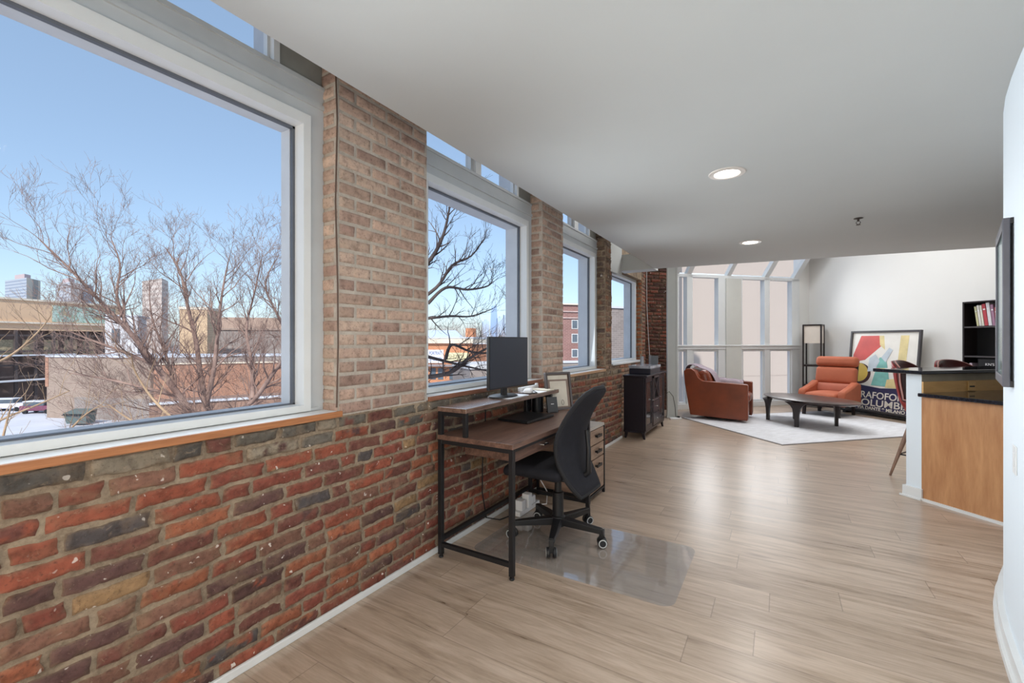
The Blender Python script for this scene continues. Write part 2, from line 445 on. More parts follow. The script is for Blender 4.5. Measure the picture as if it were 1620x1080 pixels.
# ---- windows in the left wall
M_reveal = plain('outside window reveal', C(206, 208, 212), .6, var=.03)
def wnd(n, x, y0, y1, mulls, nose, plaster=True, transom=True, head=2.36):
    root = sempty('window_%d' % n)
    fr = MB()
    b = .037
    for (a, c2) in ((y0, y0+.08), (y1-.08, y1)): fr.box(x-.03, a, .962, x+.02, c2, 2.49, 1)
    fr.box(x-.03, y0, 2.49, x+.02, y1, 2.585, 1); fr.box(x-.03, y0+.08, 2.41, x+.02, y1-.08, 2.49, 1)
    fr.box(x+.02, y0, 2.47, x+.03, y1, 2.492, 1); fr.box(x+.02, y0, 2.565, x+.028, y1, 2.585, 1)
    fr.box(x-.03, y0, .940, x+.02, y1, .962, 1); fr.box(x-.03, y0+.08, .962, x+.02, y1-.08, .985, 1)
    fr.box(x+.02, y0+.03, .985, x+.028, y1-.03, .998, 1)
    for (a, c2) in ((y0+.08, y0+.08+b), (y1-.08-b, y1-.08)): fr.box(x-.05, a, 1.016, x+.034, c2, head, 0)
    fr.box(x-.05, y0+.08, .985, x+.034, y1-.08, 1.016, 0); fr.box(x-.05, y0+.08, head, x+.034, y1-.08, 2.41, 0)
    fr.build('window_frame', [M_white, M_casing], root)
    sa = MB(); i0, i1 = y0+.08+b, y1-.08-b
    for (a, c2) in ((i0, i0+.012), (i1-.012, i1)): sa.box(x-.055, a, 1.016, x-.036, c2, head)
    sa.box(x-.055, i0, head-.012, x-.036, i1, head); sa.box(x-.055, i0, 1.016, x-.036, i1, 1.022)
    sa.build('sash_gasket', plain('gasket', C(92, 96, 104), .5), root)
    rv = MB(); rd = .125 if n == 1 else .18
    rv.box(x-rd, i1-.015, .98, x-.057, y1-.02, 2.44); rv.box(x-rd, y0+.02, .98, x-.057, i0+.015, 2.44)
    rv.box(x-rd, i0, head-.012, x-.057, i1, 2.44); rv.box(x-rd-.03, i0, .96, x-.057, i1, 1.018)
    rv.build('outer_reveal', M_reveal, root)
    MB().box(x-.052, i0, 1.016, x-.048, i1, head).build('pane', M_glass, root)
    if transom:
        tf = MB(); edges = [y0+.03]+[q for mu in mulls for q in mu]+[y1-.25 if plaster else y1-.05]
        for k in range(0, len(edges), 2): pass
        for a, c2 in mulls:
            tf.box(x-.05, a, 2.585, x+.0, c2, 3.45, 0); tf.box(x-.03, a+.03, 2.585, x+.025, c2-.02, 3.45, 0)
        e = edges[-1]; tf.box(x-.05, e, 2.585, x+.012, e+.028, 3.45, 0); tf.box(x-.05, e-.012, 2.585, x-.02, e, 3.45, 0)
        tf.box(x-.05, y0, 2.585, x+.012, y0+.03, 3.45, 0); tf.box(x-.17, y0, 3.45, x+.02, y1, 4.6, 1)
        tf.box(x-.05, y0, 2.57, x-.0, y1, 2.6, 0)
        tf.build('transom_frame', [M_white, M_casing], root)
        rb2 = MB(); rb2.box(x-.19, e+.02, 2.44, x-.052, y1, 3.45); rb2.box(x-.19, y0, 2.44, x-.052, y0+.012, 3.45)
        rb2.build('transom_reveal', M_reveal, root)
        for k in range(0, len(edges), 2):
            MB().box(x-.037, edges[k], 2.6, x-.033, edges[k+1], 3.45).build('transom_pane', M_glass, root)
        if plaster:
            MB().box(x-.17, e+.028, 2.585, x+.004, y1, 3.45).build('plaster_panel', M_plaster, root)
    sl = MB().box(x+.02, y0+.004, .958, x+.128, y1-.004, .981, 0).box(x+.128, y0-.004 if n == 1 else y0+.006, .952, x+.143, y1+.018 if n == 1 else y1-.006, .98, 1)
    sl.build('window_sill', [M_white, nose], root, bevel=.002)
    return root
wnd(1, -.131, -.6, 1.413, [], M_sillwood)
wnd(2, -.131, 2.054, 3.595, [(2.68, 2.80)], wood('aged sill nosing', C(120, 76, 56), C(160, 108, 82), 'Y', .5))
wnd(3, -.131, 4.052, 5.318, [(4.56, 4.72)], wood('pale sill nosing', C(170, 130, 98), C(208, 172, 138), 'Y', .5))
wnd(4, -.455, 6.55, 8.3, [], M_white, plaster=False, transom=False, head=2.40)

# ---- baseboard along the brick
bb = MB(); bb.box(.0, -1.2, 0, .016, 5.97, .034); struct(bb.build('baseboard_left', M_white, bevel=.004))

# ---- ceilings
m = MB(); m.prism([(.258, -3), (.213, 6.977), (4.02, 7.453), (7.6, 7.9), (7.6, -3)], 2.44, 2.72)
struct(m.build('ceiling', M_ceil))
struct(MB().prism([(-.7, -3.1), (7.7, -3.1), (7.7, 6.1), (3.0, 10.75), (-.7, 7.2)], 4.6, 4.7).build('ceiling_upper', M_cream))
struct(MB().box(-.327, 5.56, 2.372, -.295, 6.95, 2.86).build('trim_3', M_ceil))
struct(MB().box(-.33, 6.95, 2.442, .205, 7.22, 2.70).build('trim_bulkhead', M_ceil))

# ---- white column with a duct strip at the bay
m = MB(); mm = T(.262, 8.02, 0) @ RZ(math.radians(16))
m.box(-.085, -.07, 0, .085, .09, 4.6, 0, mm); m.box(-.085, -.076, 0, -.062, -.07, 4.6, 0, mm); m.box(.06, -.076, 0, .085, -.07, 4.6, 0, mm)
m.box(-.095, -.082, 0, .095, .1, .03, 0, mm)
struct(m.build('trim_column', plain('column paint', C(198, 201, 198), .6, var=.012), bevel=.004))

# ---- bay windows at 45 degrees
def bay_frame(): 
    r = sempty('window_5'); r.location = (0, 8.88, 0); r.rotation_euler = (0, 0, PI/4); return r
bay = bay_frame()
f = MB(); D0, D1 = -.03, .09
cols = [(.245, .42), (.545, 1.134), (1.70, 2.24), (2.365, 2.925)]
# posts (full height), sill kerb, transom rail, head
for a, c2 in ((.10, .245), (.42, .545), (1.134, 1.30), (1.66, 1.70), (2.24, 2.365), (2.925, 3.12)): f.box(a, D0, 0, c2, D1, 2.62)
f.box(.10, D0-.015, 0, 3.12, D1, .10); f.box(.10, D0-.012, 1.165, 3.12, D1, 1.25); f.box(.10, D0, 2.58, 3.12, D1, 2.64)
f.box(.10, D0-.03, 1.225, 3.12, D0, 1.25)
# inner stops of the lower lights
for a, c2 in cols:
    w = .05 if c2-a > .3 else .02
    f.box(a, 0, .10, a+w, .06, 1.165); f.box(c2-w*.5, 0, .10, c2, .06, 1.165); f.box(a, 0, .10, c2, .06, .135); f.box(a, -.01, 1.12, c2, .06, 1.165)
f.build('window_frame', M_bayfr, bay, bevel=.004)
for a, c2 in cols:
    MB().box(a, .080, .10, c2, .084, 1.17).build('pane', M_glass, bay)
    MB().box(a, .080, 1.25, c2, .084, 2.58).build('pane', M_glass, bay)
# sloping glazing leaning into the room
sl = MB(); Ms = T(0, .03, 2.62) @ Matrix.Rotation(math.radians(-(90-51)), 4, 'X').inverted()
for a, c2 in ((.10, .245), (.42, .52), (1.34, 1.43), (2.24, 2.35), (2.965, 3.08)): sl.box(a, -.035, 0, c2, .05, 1.3, 0, Ms)
sl.box(.1, -.03, 0, 3.08, .05, .03, 0, Ms); sl.box(.1, -.03, 1.27, 3.08, .05, 1.3, 0, Ms)
sl.build('sloping_frame', M_bayfr, bay)
for a, c2 in ((.245, .42), (.52, 1.34), (1.43, 2.24), (2.35, 2.965)):
    MB().box(a, .0, .03, c2, .004, 1.27, 0, Ms).build('sloping_pane', M_glass, bay)
m = MB(); mb_ = T(0, 8.88, 0) @ RZ(PI/4)
m.box(1.30, -.05, 0, 1.66, .12, 2.58, 0, mb_); struct(m.build('wall_bay_pillar', plain('pillar paint', C(206, 206, 200), .8, var=.008)))
m = MB(); m.box(3.12, 0, 0, 3.40, .12, 4.6, 0, mb_); m.box(-.6, -.90, 3.58, 3.12, -.80, 4.6, 0, mb_)
tri = [(.06, 2.6), (-.80, 3.64), (-.80, 4.6), (.06, 4.6)]
m.add([mb_ @ Vector((3.08, d_, z_)) for d_, z_ in tri]+[mb_ @ Vector((3.12, d_, z_)) for d_, z_ in tri], [(0, 1, 2, 3), (7, 6, 5, 4), (0, 4, 5, 1), (1, 5, 6, 2), (2, 6, 7, 3), (3, 7, 4, 0)])
struct(m.build('wall_bay', M_cream))

# ---- cream back wall, rear and side walls of the loft
mw = T(2.403, 11.283, 0) @ RZ(-PI/4)
struct(MB().box(0, 0, 0, 7.4, .12, 4.6, 0, mw).build('wall_back', M_cream))
struct(MB().box(0.0, -.014, 0, 7.0, 0, .09, 0, mw).build('baseboard_back', M_white, bevel=.004))
struct(MB().box(7.5, -3, 0, 7.62, 6.2, 4.6).build('wall_side', M_cream))
struct(MB().box(-.62, -3.12, 0, 7.62, -3, 4.6).build('wall_rear', M_wallw))

# ---- curved white wall at the right
CW0 = [(2.60, -3), (2.60, 1.5), (2.628, 2.1), (2.655, 2.3), (2.69, 2.5), (2.728, 2.7), (2.772, 2.9), (2.826, 3.1), (2.892, 3.3), (2.972, 3.5), (3.072, 3.7), (3.20, 3.9), (3.36, 4.07), (3.56, 4.20), (3.80, 4.28), (4.1, 4.32)]
CW = [(x-.04, y) for x, y in CW0]
def offs(pts, d):
    r = []
    for i, p in enumerate(pts):
        a = Vector(pts[max(i-1, 0)]); b = Vector(pts[min(i+1, len(pts)-1)]); t = (b-a).normalized(); nn = Vector((-t.y, t.x))
        r.append((p[0]+nn.x*d, p[1]+nn.y*d))
    return r
def strip(pts, d0, d1, z0, z1, name, mat, **k):
    a = offs(pts, d0); b = offs(pts, d1); n = len(pts); m = MB()
    vs = [(x, y, z0) for x, y in a]+[(x, y, z1) for x, y in a]+[(x, y, z0) for x, y in b]+[(x, y, z1) for x, y in b]
    fs = []
    for i in range(n-1):
        fs += [(i, i+1, n+i+1, n+i), (2*n+i+1, 2*n+i, 3*n+i, 3*n+i+1), (n+i, n+i+1, 3*n+i+1, 3*n+i), (i+1, i, 2*n+i, 2*n+i+1)]
    fs += [(0, n, 3*n, 2*n), (n-1, 2*n-1+n*2-n, 4*n-1, 2*n-1)]
    fs[-1] = (n-1, 3*n-1, 4*n-1, 2*n-1)
    m.add(vs, fs); return struct(m.build(name, mat, smooth=True, **k))
strip(CW, 0, -.14, 0, 2.439, 'wall_right', M_wallw)
m_ = strip(CW[:-3], .0, .022, 0, .088, 'baseboard_right', M_white); strip(CW[:-3], .022, .034, 0, .03, 'trim_1', M_white)
# ------------------------------------------------------------------ desk corner
def wbuild(mb, name, mats, parent, **k):
    """build a mesh given in room coordinates under an (unscaled) parent"""
    inv = (Matrix.Translation(parent.location) @ parent.rotation_euler.to_matrix().to_4x4()).inverted()
    p = parent.parent
    chain = [parent]
    while p is not None: chain.append(p); p = p.parent
    M = Matrix.Identity(4)
    for q in reversed(chain): M = M @ Matrix.Translation(q.location) @ q.rotation_euler.to_matrix().to_4x4()
    inv = M.inverted()
    mb.v = [inv @ Vector(v) for v in mb.v]
    return mb.build(name, mats, parent, **k)

M_dwood = wood('dark desk laminate', C(70, 52, 46), C(134, 102, 88), 'Y', .34, 12, 2.6)
M_cwood = wood('file cabinet laminate', C(118, 92, 78), C(168, 138, 118), 'X', .42, 10, 3)
M_cwoodz = wood('file cabinet front laminate', C(128, 102, 86), C(174, 146, 124), 'Y', .42, 10, 3)
M_chrome = plain('chrome', C(200, 202, 205), .2, 1, var=.01)
M_mesh = plain('charcoal fabric', C(38, 38, 44), .85, var=.05, scale=20, bump=.25, bscale=420, spec=.25)
M_screen = plain('dark screen', C(46, 52, 64), .3, var=.01)
M_paper = plain('white paper', C(232, 232, 234), .7, var=.01)
M_silver = plain('silver plastic', C(180, 182, 186), .35, .4, var=.02)

d = thing('desk', 'dark wood and black steel desk with raised back shelf against the brick wall', 'desk', (.33, 2.73, 0))
wbuild(MB().box(.055, 2.085, .722, .592, 3.37, .752), 'desktop', M_dwood, d, bevel=.003)
hs_ = wbuild(MB().box(.052, 2.085, .894, .272, 3.37, .922), 'raised_shelf', wood('glossy shelf laminate', C(78, 60, 54), C(140, 112, 98), 'Y', .2, 12, 2.6, .8), d, bevel=.003)
def leg(name, x, y, z1):
    o = wbuild(MB().box(x-.014, y-.014, .02, x+.014, y+.014, z1), name, M_dkmetal, d, bevel=.002)
    mm = MB().lathe([(.0, 0), (.013, 0), (.015, .004), (.013, .012), (.006, .014), (.006, .024)], 12, T(x, y, 0)); wbuild(mm, 'foot', M_dkmetal, o)
leg('leg', .07, 2.10, .894); leg('leg', .577, 2.10, .724); leg('leg', .07, 3.24, .894); leg('leg', .577, 3.24, .724)
def rail(nm, *b): wbuild(MB().box(*b), nm, M_dkmetal, d, bevel=.002)
for y in (2.10, 3.24):
    rail('side_rail', .084, y-.012, .698, .563, y+.012, .722); rail('foot_rail', .084, y-.012, .068, .563, y+.012, .094)
    rail('shelf_post', .243, y-.013, .752, .269, y+.013, .894); rail('shelf_rail', .084, y-.012, .87, .243, y+.012, .894)
rail('foot_rail', .058, 2.114, .10, .082, 3.226, .126); rail('back_rail', .058, 2.114, .698, .082, 3.226, .722); rail('front_rail', .565, 2.114, .705, .589, 3.226, .722)
dr = wbuild(MB().box(.20, 2.17, .632, .556, 2.92, .704), 'drawer', M_dwood, d, bevel=.003)
lab(wbuild(MB().tube([(.556, 2.49, .67), (.575, 2.49, .67), (.575, 2.56, .668), (.556, 2.56, .668)], .005, 8), 'handle', M_chrome, dr, smooth=True), 'small chrome drawer pull')

# file cabinet
fc = thing('file_cabinet', 'low wooden three-drawer file cabinet with black pulls past the desk end', 'cabinet', (.29, 3.575, 0))
b = MB(); b.box(.05, 3.395, .585, .53, 3.755, .61, 1); b.box(.06, 3.405, .06, .515, 3.745, .585, 0)
wbuild(b, 'body', [M_cwood, plain('cabinet top reflection', C(178, 170, 162), .4, var=.04)], fc, bevel=.003)  # light grey reflection put into the colour of the cabinet top
for x in (.06, .523):
    for y in (3.398, 3.752): wbuild(MB().box(x-.011, y-.009, 0, x+.011, y+.009, .586), 'post', M_dkmetal, fc)
for q_ in ((.06, 3.392, .04, .523, 3.41, .062), (.06, 3.74, .04, .523, 3.758, .062), (.512, 3.40, .04, .534, 3.75, .058)): wbuild(MB().box(*q_), 'bottom_rail', M_dkmetal, fc)
for z0, z1 in ((.462, .58), (.342, .452), (.066, .332)):
    q = wbuild(MB().box(.508, 3.412, z0, .53, 3.738, z1), 'drawer', M_cwoodz, fc, bevel=.002)
    zz = z1-.052
    h = MB(); h.box(.548, 3.52, zz-.011, .556, 3.63, zz+.011); h.box(.53, 3.525, zz-.008, .55, 3.54, zz+.008); h.box(.53, 3.61, zz-.008, .55, 3.625, zz+.008)
    wbuild(h, 'handle', M_black, q)

# ---- office chair
ch = thing('office_chair', 'charcoal mesh-back swivel office chair on five casters at the desk', 'chair', (.56, 2.735, .0024), math.radians(178))
s = MB().rbox((.09, 0, .468), (.43, .47, .075), .036, puff=(.01, .012, .014)); 
for i, v in enumerate(s.v):
    if v.x > .18: v.z -= (v.x-.18)**2*1.6
s.build('seat', M_mesh, ch, smooth=True)
def backpt(a, t):   # a -1..1 across, t 0..1 up
    z = .345+.675*t
    w = .175+.05*math.sin(min(1, t*2.1)*PI/2)-.045*max(0, t-.5)/.5
    if t > .90: w *= math.sqrt(max(0.12, 1-((t-.90)/.108)**2))
    if t < .12: w *= .86+.14*(t/.12)**.6
    x = -.168-.07*max(0, (.34-t)/.34)**1.5+.022*math.sin(t*PI)-.13*max(0, (t-.45)/.55)**1.5
    x += .05*abs(a)**2*(.1+.9*math.sin(t*PI))
    return (x, a*w, z)
rows = [[backpt(-1+2*i/14, j/22) for i in range(15)] for j in range(23)]
MB().sheet(rows).build('backrest', M_mesh, ch, smooth=True, solid=.024, angle=180)
rm = [backpt(-1, j/22) for j in range(23)]+[backpt(-1+2*i/14, 1) for i in range(1, 15)]+[backpt(1, 1-j/22) for j in range(1, 23)]+[backpt(1-2*i/14, 0) for i in range(1, 15)]
MB().tube(rm, .014, 8, cap=False).build('back_rim', plain('dark rim fabric', C(30, 30, 34), .8), ch, smooth=True)
m = MB(); m.tube([(-.02, 0, .425), (-.17, 0, .42), (-.222, 0, .47), (-.222, 0, .62), (-.208, 0, .74)], [.022, .022, .02, .016, .012], 10); m.box(-.12, -.1, .405, .16, .1, .432)
m.build('back_support', M_black, ch, smooth=True)
m = MB(); m.lathe([(.038, .13), (.038, .30), (.024, .302), (.024, .41)], 20); m.build('gas_lift', M_black, ch, smooth=True)
m = MB(); m.lathe([(.05, .075), (.055, .09), (.05, .135), (.04, .145)], 20)
A0 = math.radians(-176)
angs = [math.radians(q)+A0 for q in (357.6, 69.6, 141.6, 213.6, 285.6)]
for a in angs:
    Ma = RZ(a)
    vs = [(.03, -.03, .085), (.03, .03, .085), (.31, .017, .082), (.31, -.017, .082), (.03, -.03, .135), (.03, .03, .135), (.31, .017, .115), (.31, -.017, .115)]
    m.add(vs, [(0, 1, 2, 3), (4, 7, 6, 5), (0, 3, 7, 4), (1, 5, 6, 2), (2, 6, 7, 3), (0, 4, 5, 1)], 0, Ma)
    m.box(.295, -.014, .05, .325, .014, .112, 0, Ma)
m.build('base', M_black, ch, bevel=.004)
M_ring = plain('grey wheel ring', C(196, 198, 198), .4)
for i, a in enumerate(angs):
    p = RZ(a) @ Vector((.312, 0, 0)); sw = a+[.5, -.3, .9, -.8, .2][i]
    Mc = T(p.x, p.y, .031) @ RZ(sw)
    cst = MB().box(-.012, -.012, .006, .014, .012, .045, 0, Mc).tube([Mc @ Vector((0, -.03, 0)), Mc @ Vector((0, .03, 0))], .006, 8).build('caster', M_black, ch)
    for sgn in (-1, 1):
        Mw = Mc @ T(0, sgn*.02, 0) @ Matrix.Rotation(-sgn*PI/2, 4, 'X')
        w = MB(); w.lathe([(.0, -.011), (.026, -.011), (.031, -.006), (.031, .006), (.027, .011), (.0, .0112)], 20, Mw, 0)
        w.lathe([(.0205, .0113), (.022, .0128), (.025, .0128), (.0268, .0113)], 24, Mw, 1, False); w.build('wheel', [M_black, M_ring], cst, smooth=True)

# ---- things on the raised shelf
mo = thing('monitor', 'black flat computer monitor on the raised desk shelf before the second window', 'monitor', (.2, 2.68, .9292), math.radians(-1.4))
MB().box(-.012, -.252, .065, .010, .252, .423).build('screen_housing', M_black, mo, bevel=.003)
MB().box(.0101, -.243, .075, .0115, .243, .416).build('screen', M_screen, mo)
MB().box(-.05, -.03, .0, -.03, .03, .25).box(-.035, -.03, .2, -.012, .03, .28).build('stand_neck', M_black, mo, bevel=.003)
MB().lathe([(0, 0), (.105, 0), (.105, .006), (.09, .011), (0, .012)], 32, T(-.045, 0, 0) @ Matrix.Diagonal((.85, 1.25, 1, 1))).build('stand_base', M_black, mo, smooth=True)
tag(MB().box(.075, 2.60, .9222, .266, 2.86, .929).build('mouse_pad', plain('pale mouse pad', C(208, 212, 220), .6), bevel=.002), 'pale rectangular pad lying on the raised shelf under the monitor', 'pad')
def pebble(name, loc, size, mat, label, cat, rz=0):
    o = MB().rbox((0, 0, size[2]/2), size, size[2]*.48, n=4, puff=(0, 0, size[2]*.1)).build(name, mat, smooth=True)
    o.location = loc; o.rotation_euler = (0, 0, rz); return tag(o, label, cat)
pebble('computer_mouse', (.19, 2.99, .9222), (.062, .105, .034), M_paper, 'white computer mouse on the shelf right of the monitor', 'mouse', .3)
tag(MB().box(.09, 3.03, .9222, .262, 3.16, .9245).build('paper_sheet', M_paper), 'loose white paper sheet on the shelf beyond the white mouse', 'paper')
tag(MB().box(.085, 3.18, .9222, .26, 3.30, .930).build('envelope_stack', plain('cream paper', C(222, 214, 196), .7)), 'small cream envelope stack at the far end of the raised shelf', 'paper')
tag(MB().tube([(.12, 2.83, .927), (.17, 2.88, .927), (.24, 2.93, .927), (.255, 3.01, .927), (.21, 3.06, .929), (.16, 3.12, .929)], .0035, 6).build('usb_cable', M_black, smooth=True), 'black cable curling over the raised shelf beside the mouse', 'cable')
tag(MB().box(.06, 3.05, .9222, .085, 3.36, .952).box(.062, 3.33, .952, .083, 3.36, .965).build('adapter_bar', M_paper, bevel=.004), 'white adapter bar along the back edge of the raised shelf', 'adapter')

# ---- on the desktop
lp = thing('laptop', 'closed black laptop lying on the desktop', 'laptop', (.255, 2.845, .752), math.radians(-3))
MB().box(-.125, -.19, .003, .125, .19, .012).build('base', M_black, lp, bevel=.003)
MB().box(-.125, -.19, .0125, .125, .19, .02).build('lid', plain('laptop lid', C(40, 40, 43), .3, .3), lp, bevel=.003)
for x in (-.11, .1): MB().box(x, -.17, 0, x+.01, .17, .003).build('rubber_foot', M_black, lp)
pc = thing('pen_cup', 'round black mesh pen cup at the far end of the desktop', 'cup', (.165, 3.19, .752))
MB().lathe([(0, 0), (.046, 0), (.046, .125), (.043, .125), (.043, .004), (0, .004)], 28).build('cup', plain('black wire mesh', C(26, 28, 32), .4, .4), pc, smooth=True)
MB().lathe([(.0465, .118), (.049, .121), (.0465, .127)], 28, caps=False).build('rim', M_dkmetal, pc, smooth=True)
tag(MB().box(.09, 3.09, .752, .12, 3.15, .87).build('hard_drive', M_black, bevel=.004), 'black upright drive behind the laptop beside the pen cup', 'drive')
kd = thing('desk_card', 'small dark grey tilted card display leaning before the silver picture frame', 'card', (.30, 3.195, .752), math.radians(-38))
Mk = Matrix.Rotation(math.radians(-14), 4, 'Y')
MB().box(-.008, -.045, .0, .006, .045, .125, 0, Mk).build('panel', plain('dark grey card', C(62, 62, 64), .5), kd)
MB().box(-.06, -.03, 0, 0.01, .03, .006).build('foot', M_black, kd)
MB().box(.0062, -.012, .066, .0066, .014, .071, 0, Mk).build('printed_line', M_paper, kd)
pf = thing('photo_frame', 'silver picture frame with grey mat leaning at the far end of the desk', 'picture frame', (.295, 3.355, .752), math.radians(-32))
Mp = Matrix.Rotation(math.radians(-10), 4, 'Y'); W2, H2 = .125, .315
f = MB()
f.box(-.02, -W2, 0, .008, -W2+.02, H2, 0, Mp); f.box(-.02, W2-.02, 0, .008, W2, H2, 0, Mp); f.box(-.02, -W2+.02, 0, .008, W2-.02, .02, 0, Mp); f.box(-.02, -W2+.02, H2-.02, .008, W2-.02, H2, 0, Mp)
f.build('frame', plain('dark silver moulding', C(96, 88, 86), .3, .6), pf, bevel=.003)
MB().box(-.018, -W2+.02, .02, -.006, W2-.02, H2-.02, 0, Mp).build('mat_board', plain('grey brown mat', C(136, 118, 108), .8), pf)
MB().box(-.0059, -W2+.028, H2-.06, -.0052, W2-.028, H2-.026, 0, Mp).box(-.0059, -W2+.045, .03, -.0052, W2-.045, H2-.075, 0, Mp).build('print', plain('beige print', C(206, 198, 184), .7), pf)
MB().tube([Mp @ Vector((-.0045, .03+.012*math.cos(a), .062+.02*math.sin(a))) for a in [i*PI/8 for i in range(17)]], .0015, 5).build('drawn_loop', M_black, pf)
MB().box(-.135, -.02, -.03, -.128, .02, .19, 0, Matrix.Rotation(math.radians(14), 4, 'Y')).build('easel_leg', M_black, pf)

# ---- floor around the desk
def rrect(x0, y0, x1, y1, r, n=6):
    pts = []
    for cx, cy, a0 in ((x1-r, y0+r, -90), (x1-r, y1-r, 0), (x0+r, y1-r, 90), (x0+r, y0+r, 180)):
        for i in range(n+1):
            a = math.radians(a0+90*i/n); pts.append((cx+r*math.cos(a), cy+r*math.sin(a)))
    return pts
def mat_glass():
    t = NT('clear vinyl'); t.n.remove(t.b)
    tr = t.new('ShaderNodeBsdfTransparent'); tr.inputs[0].default_value = (.985, .985, .985, 1)
    gl = t.new('ShaderNodeBsdfGlossy'); gl.inputs['Roughness'].default_value = .06; gl.inputs[0].default_value = (.95, .95, .95, 1)
    bn = t.new('ShaderNodeBump'); bn.inputs['Strength'].default_value = .12; bn.inputs['Distance'].default_value = .01
    t.l.new(t.noise(t.coord(), 5, 2), bn.inputs['Height']); t.l.new(bn.outputs[0], gl.inputs['Normal'])
    fr = t.new('ShaderNodeFresnel'); fr.inputs[0].default_value = 1.6
    mx = t.new('ShaderNodeMixShader'); t.l.new(t.math('ADD', t.math('MULTIPLY', fr.outputs[0], .38), .02), mx.inputs[0]); t.l.new(tr.outputs[0], mx.inputs[1]); t.l.new(gl.outputs[0], mx.inputs[2]); df = t.new('ShaderNodeBsdfDiffuse'); df.inputs[0].default_value = (.82, .82, .84, 1); m2 = t.new('ShaderNodeMixShader'); m2.inputs[0].default_value = .08; t.l.new(mx.outputs[0], m2.inputs[1]); t.l.new(df.outputs[0], m2.inputs[2])
    t.l.new(m2.outputs[0], t.out.inputs[0])
    return t.m
tag(MB().prism(rrect(.16, 2.275, 1.395, 3.03, .07), .0004, .0022).build('chair_mat', mat_glass()), 'clear glossy plastic floor mat under the office chair', 'floor mat')
ps = thing('power_strip', 'white power strip with bulky plugs on the floor under the desk', 'power strip', (.155, 3.03, 0.0025))
MB().box(-.03, -.16, 0, .03, .16, .035).build('strip_body', M_paper, ps, bevel=.006)
for k, (y, h, dx) in enumerate(((-.10, .075, 0), (-.02, .105, .012), (.07, .06, -.006))): MB().box(-.03+dx, y-.03, .035, .03+dx, y+.03, .035+h).build('plug', M_paper, ps, bevel=.006)
tag(MB().tube([(.19, 3.12, .02), (.24, 3.2, .012), (.2, 3.3, .07), (.12, 3.32, .16), (.08, 3.2, .3), (.06, 3.05, .5), (.05, 2.95, .7)], .004, 6).build('extension_cable', M_paper, smooth=True), 'white cable rising from the power strip under the desk', 'cord')
tag(MB().tube([(.045, 2.62, .9), (.04, 2.62, .7), (.03, 2.60, .45), (.035, 2.59, .25), (.05, 2.62, .06), (.08, 2.75, .006), (.12, 2.9, .006)], .005, 6).build('hanging_cable', M_black, smooth=True), 'thin black cable hanging down the brick behind the desk', 'cable')
tag(MB().tube([(-.012, 1.402, 2.8), (.006, 1.404, 2.4), (-.002, 1.400, 2.0), (.010, 1.403, 1.6), (.012, 1.404, 1.3), (.004, 1.402, 1.0)], .004, 6).build('wall_cable', plain('brown cable', C(92, 70, 58), .6), smooth=True), 'thin brown cable running down the brick corner beside the first window', 'cable')

# ---- dark media cabinet by the last window
M_espresso = plain('espresso lacquer', C(30, 27, 36), .3, var=.05, scale=3)
mc = thing('media_cabinet', 'dark espresso sideboard with glass doors and lattice wine rack by the column', 'cabinet', (.16, 6.57, 0))
MCX = .014
b = MB(); b.box(.025, 5.99, .10, .30, 7.14, .835); b.box(.022, 5.97, .835, .345, 7.16, .862); b.box(.025, 5.985, .085, .315, 7.145, .115)
wbuild(b, 'body', M_espresso, mc, bevel=.004)
for x in (.06, .28):
    for y in (6.02, 7.11):
        m = MB(); m.add([(x-.022, y-.022, .1), (x+.022, y-.022, .1), (x+.022, y+.022, .1), (x-.022, y+.022, .1), (x-.012+.02*(1 if x > .1 else -1), y-.012, 0), (x+.012+.02*(1 if x > .1 else -1), y-.012, 0), (x+.012+.02*(1 if x > .1 else -1), y+.012, 0), (x-.012+.02*(1 if x > .1 else -1), y+.012, 0)], [(0, 1, 2, 3), (7, 6, 5, 4), (0, 4, 5, 1), (1, 5, 6, 2), (2, 6, 7, 3), (3, 7, 4, 0)])
        wbuild(m, 'leg', M_espresso, mc)
M_dglass = plain('dark cabinet glass', C(62, 58, 60), .08, var=.1, scale=2, spec=.8)
for y0, y1, ky in ((6.0, 6.375, 6.355), (6.765, 7.13, 6.785)):
    m = MB(); m.box(.30, y0, .12, .322, y0+.05, .825); m.box(.30, y1-.05, .12, .322, y1, .825); m.box(.30, y0+.05, .12, .322, y1-.05, .18); m.box(.30, y0+.05, .765, .322, y1-.05, .825)
    q = wbuild(m, 'door', M_espresso, mc, bevel=.002)
    wbuild(MB().box(.306, y0+.05, .18, .311, y1-.05, .765), 'glass_pane', M_dglass, q)
    wbuild(MB().lathe([(0, 0), (.006, 0), (.006, .012), (.012, .016), (.012, .024), (0, .027)], 12, T(.322, ky, .5) @ Matrix.Rotation(PI/2, 4, 'Y')), 'knob', M_chrome, q, smooth=True)
m = MB(); m.box(.30, 6.39, .50, .335, 6.42, .83); m.box(.30, 6.72, .50, .335, 6.75, .83); m.box(.30, 6.39, .80, .335, 6.75, .83); m.box(.30, 6.39, .48, .335, 6.75, .51)
m.bar((.322, 6.42, .51), (.322, 6.72, .80), .016, .014); m.bar((.326, 6.72, .51), (.326, 6.42, .80), .016, .014)
lab(wbuild(m, 'wine_rack', plain('lattice', C(72, 66, 70), .35), mc), 'x-shaped lattice of the wine rack')
wbuild(MB().box(.302, 6.42, .51, .304, 6.72, .80), 'rack_back', M_black, mc)
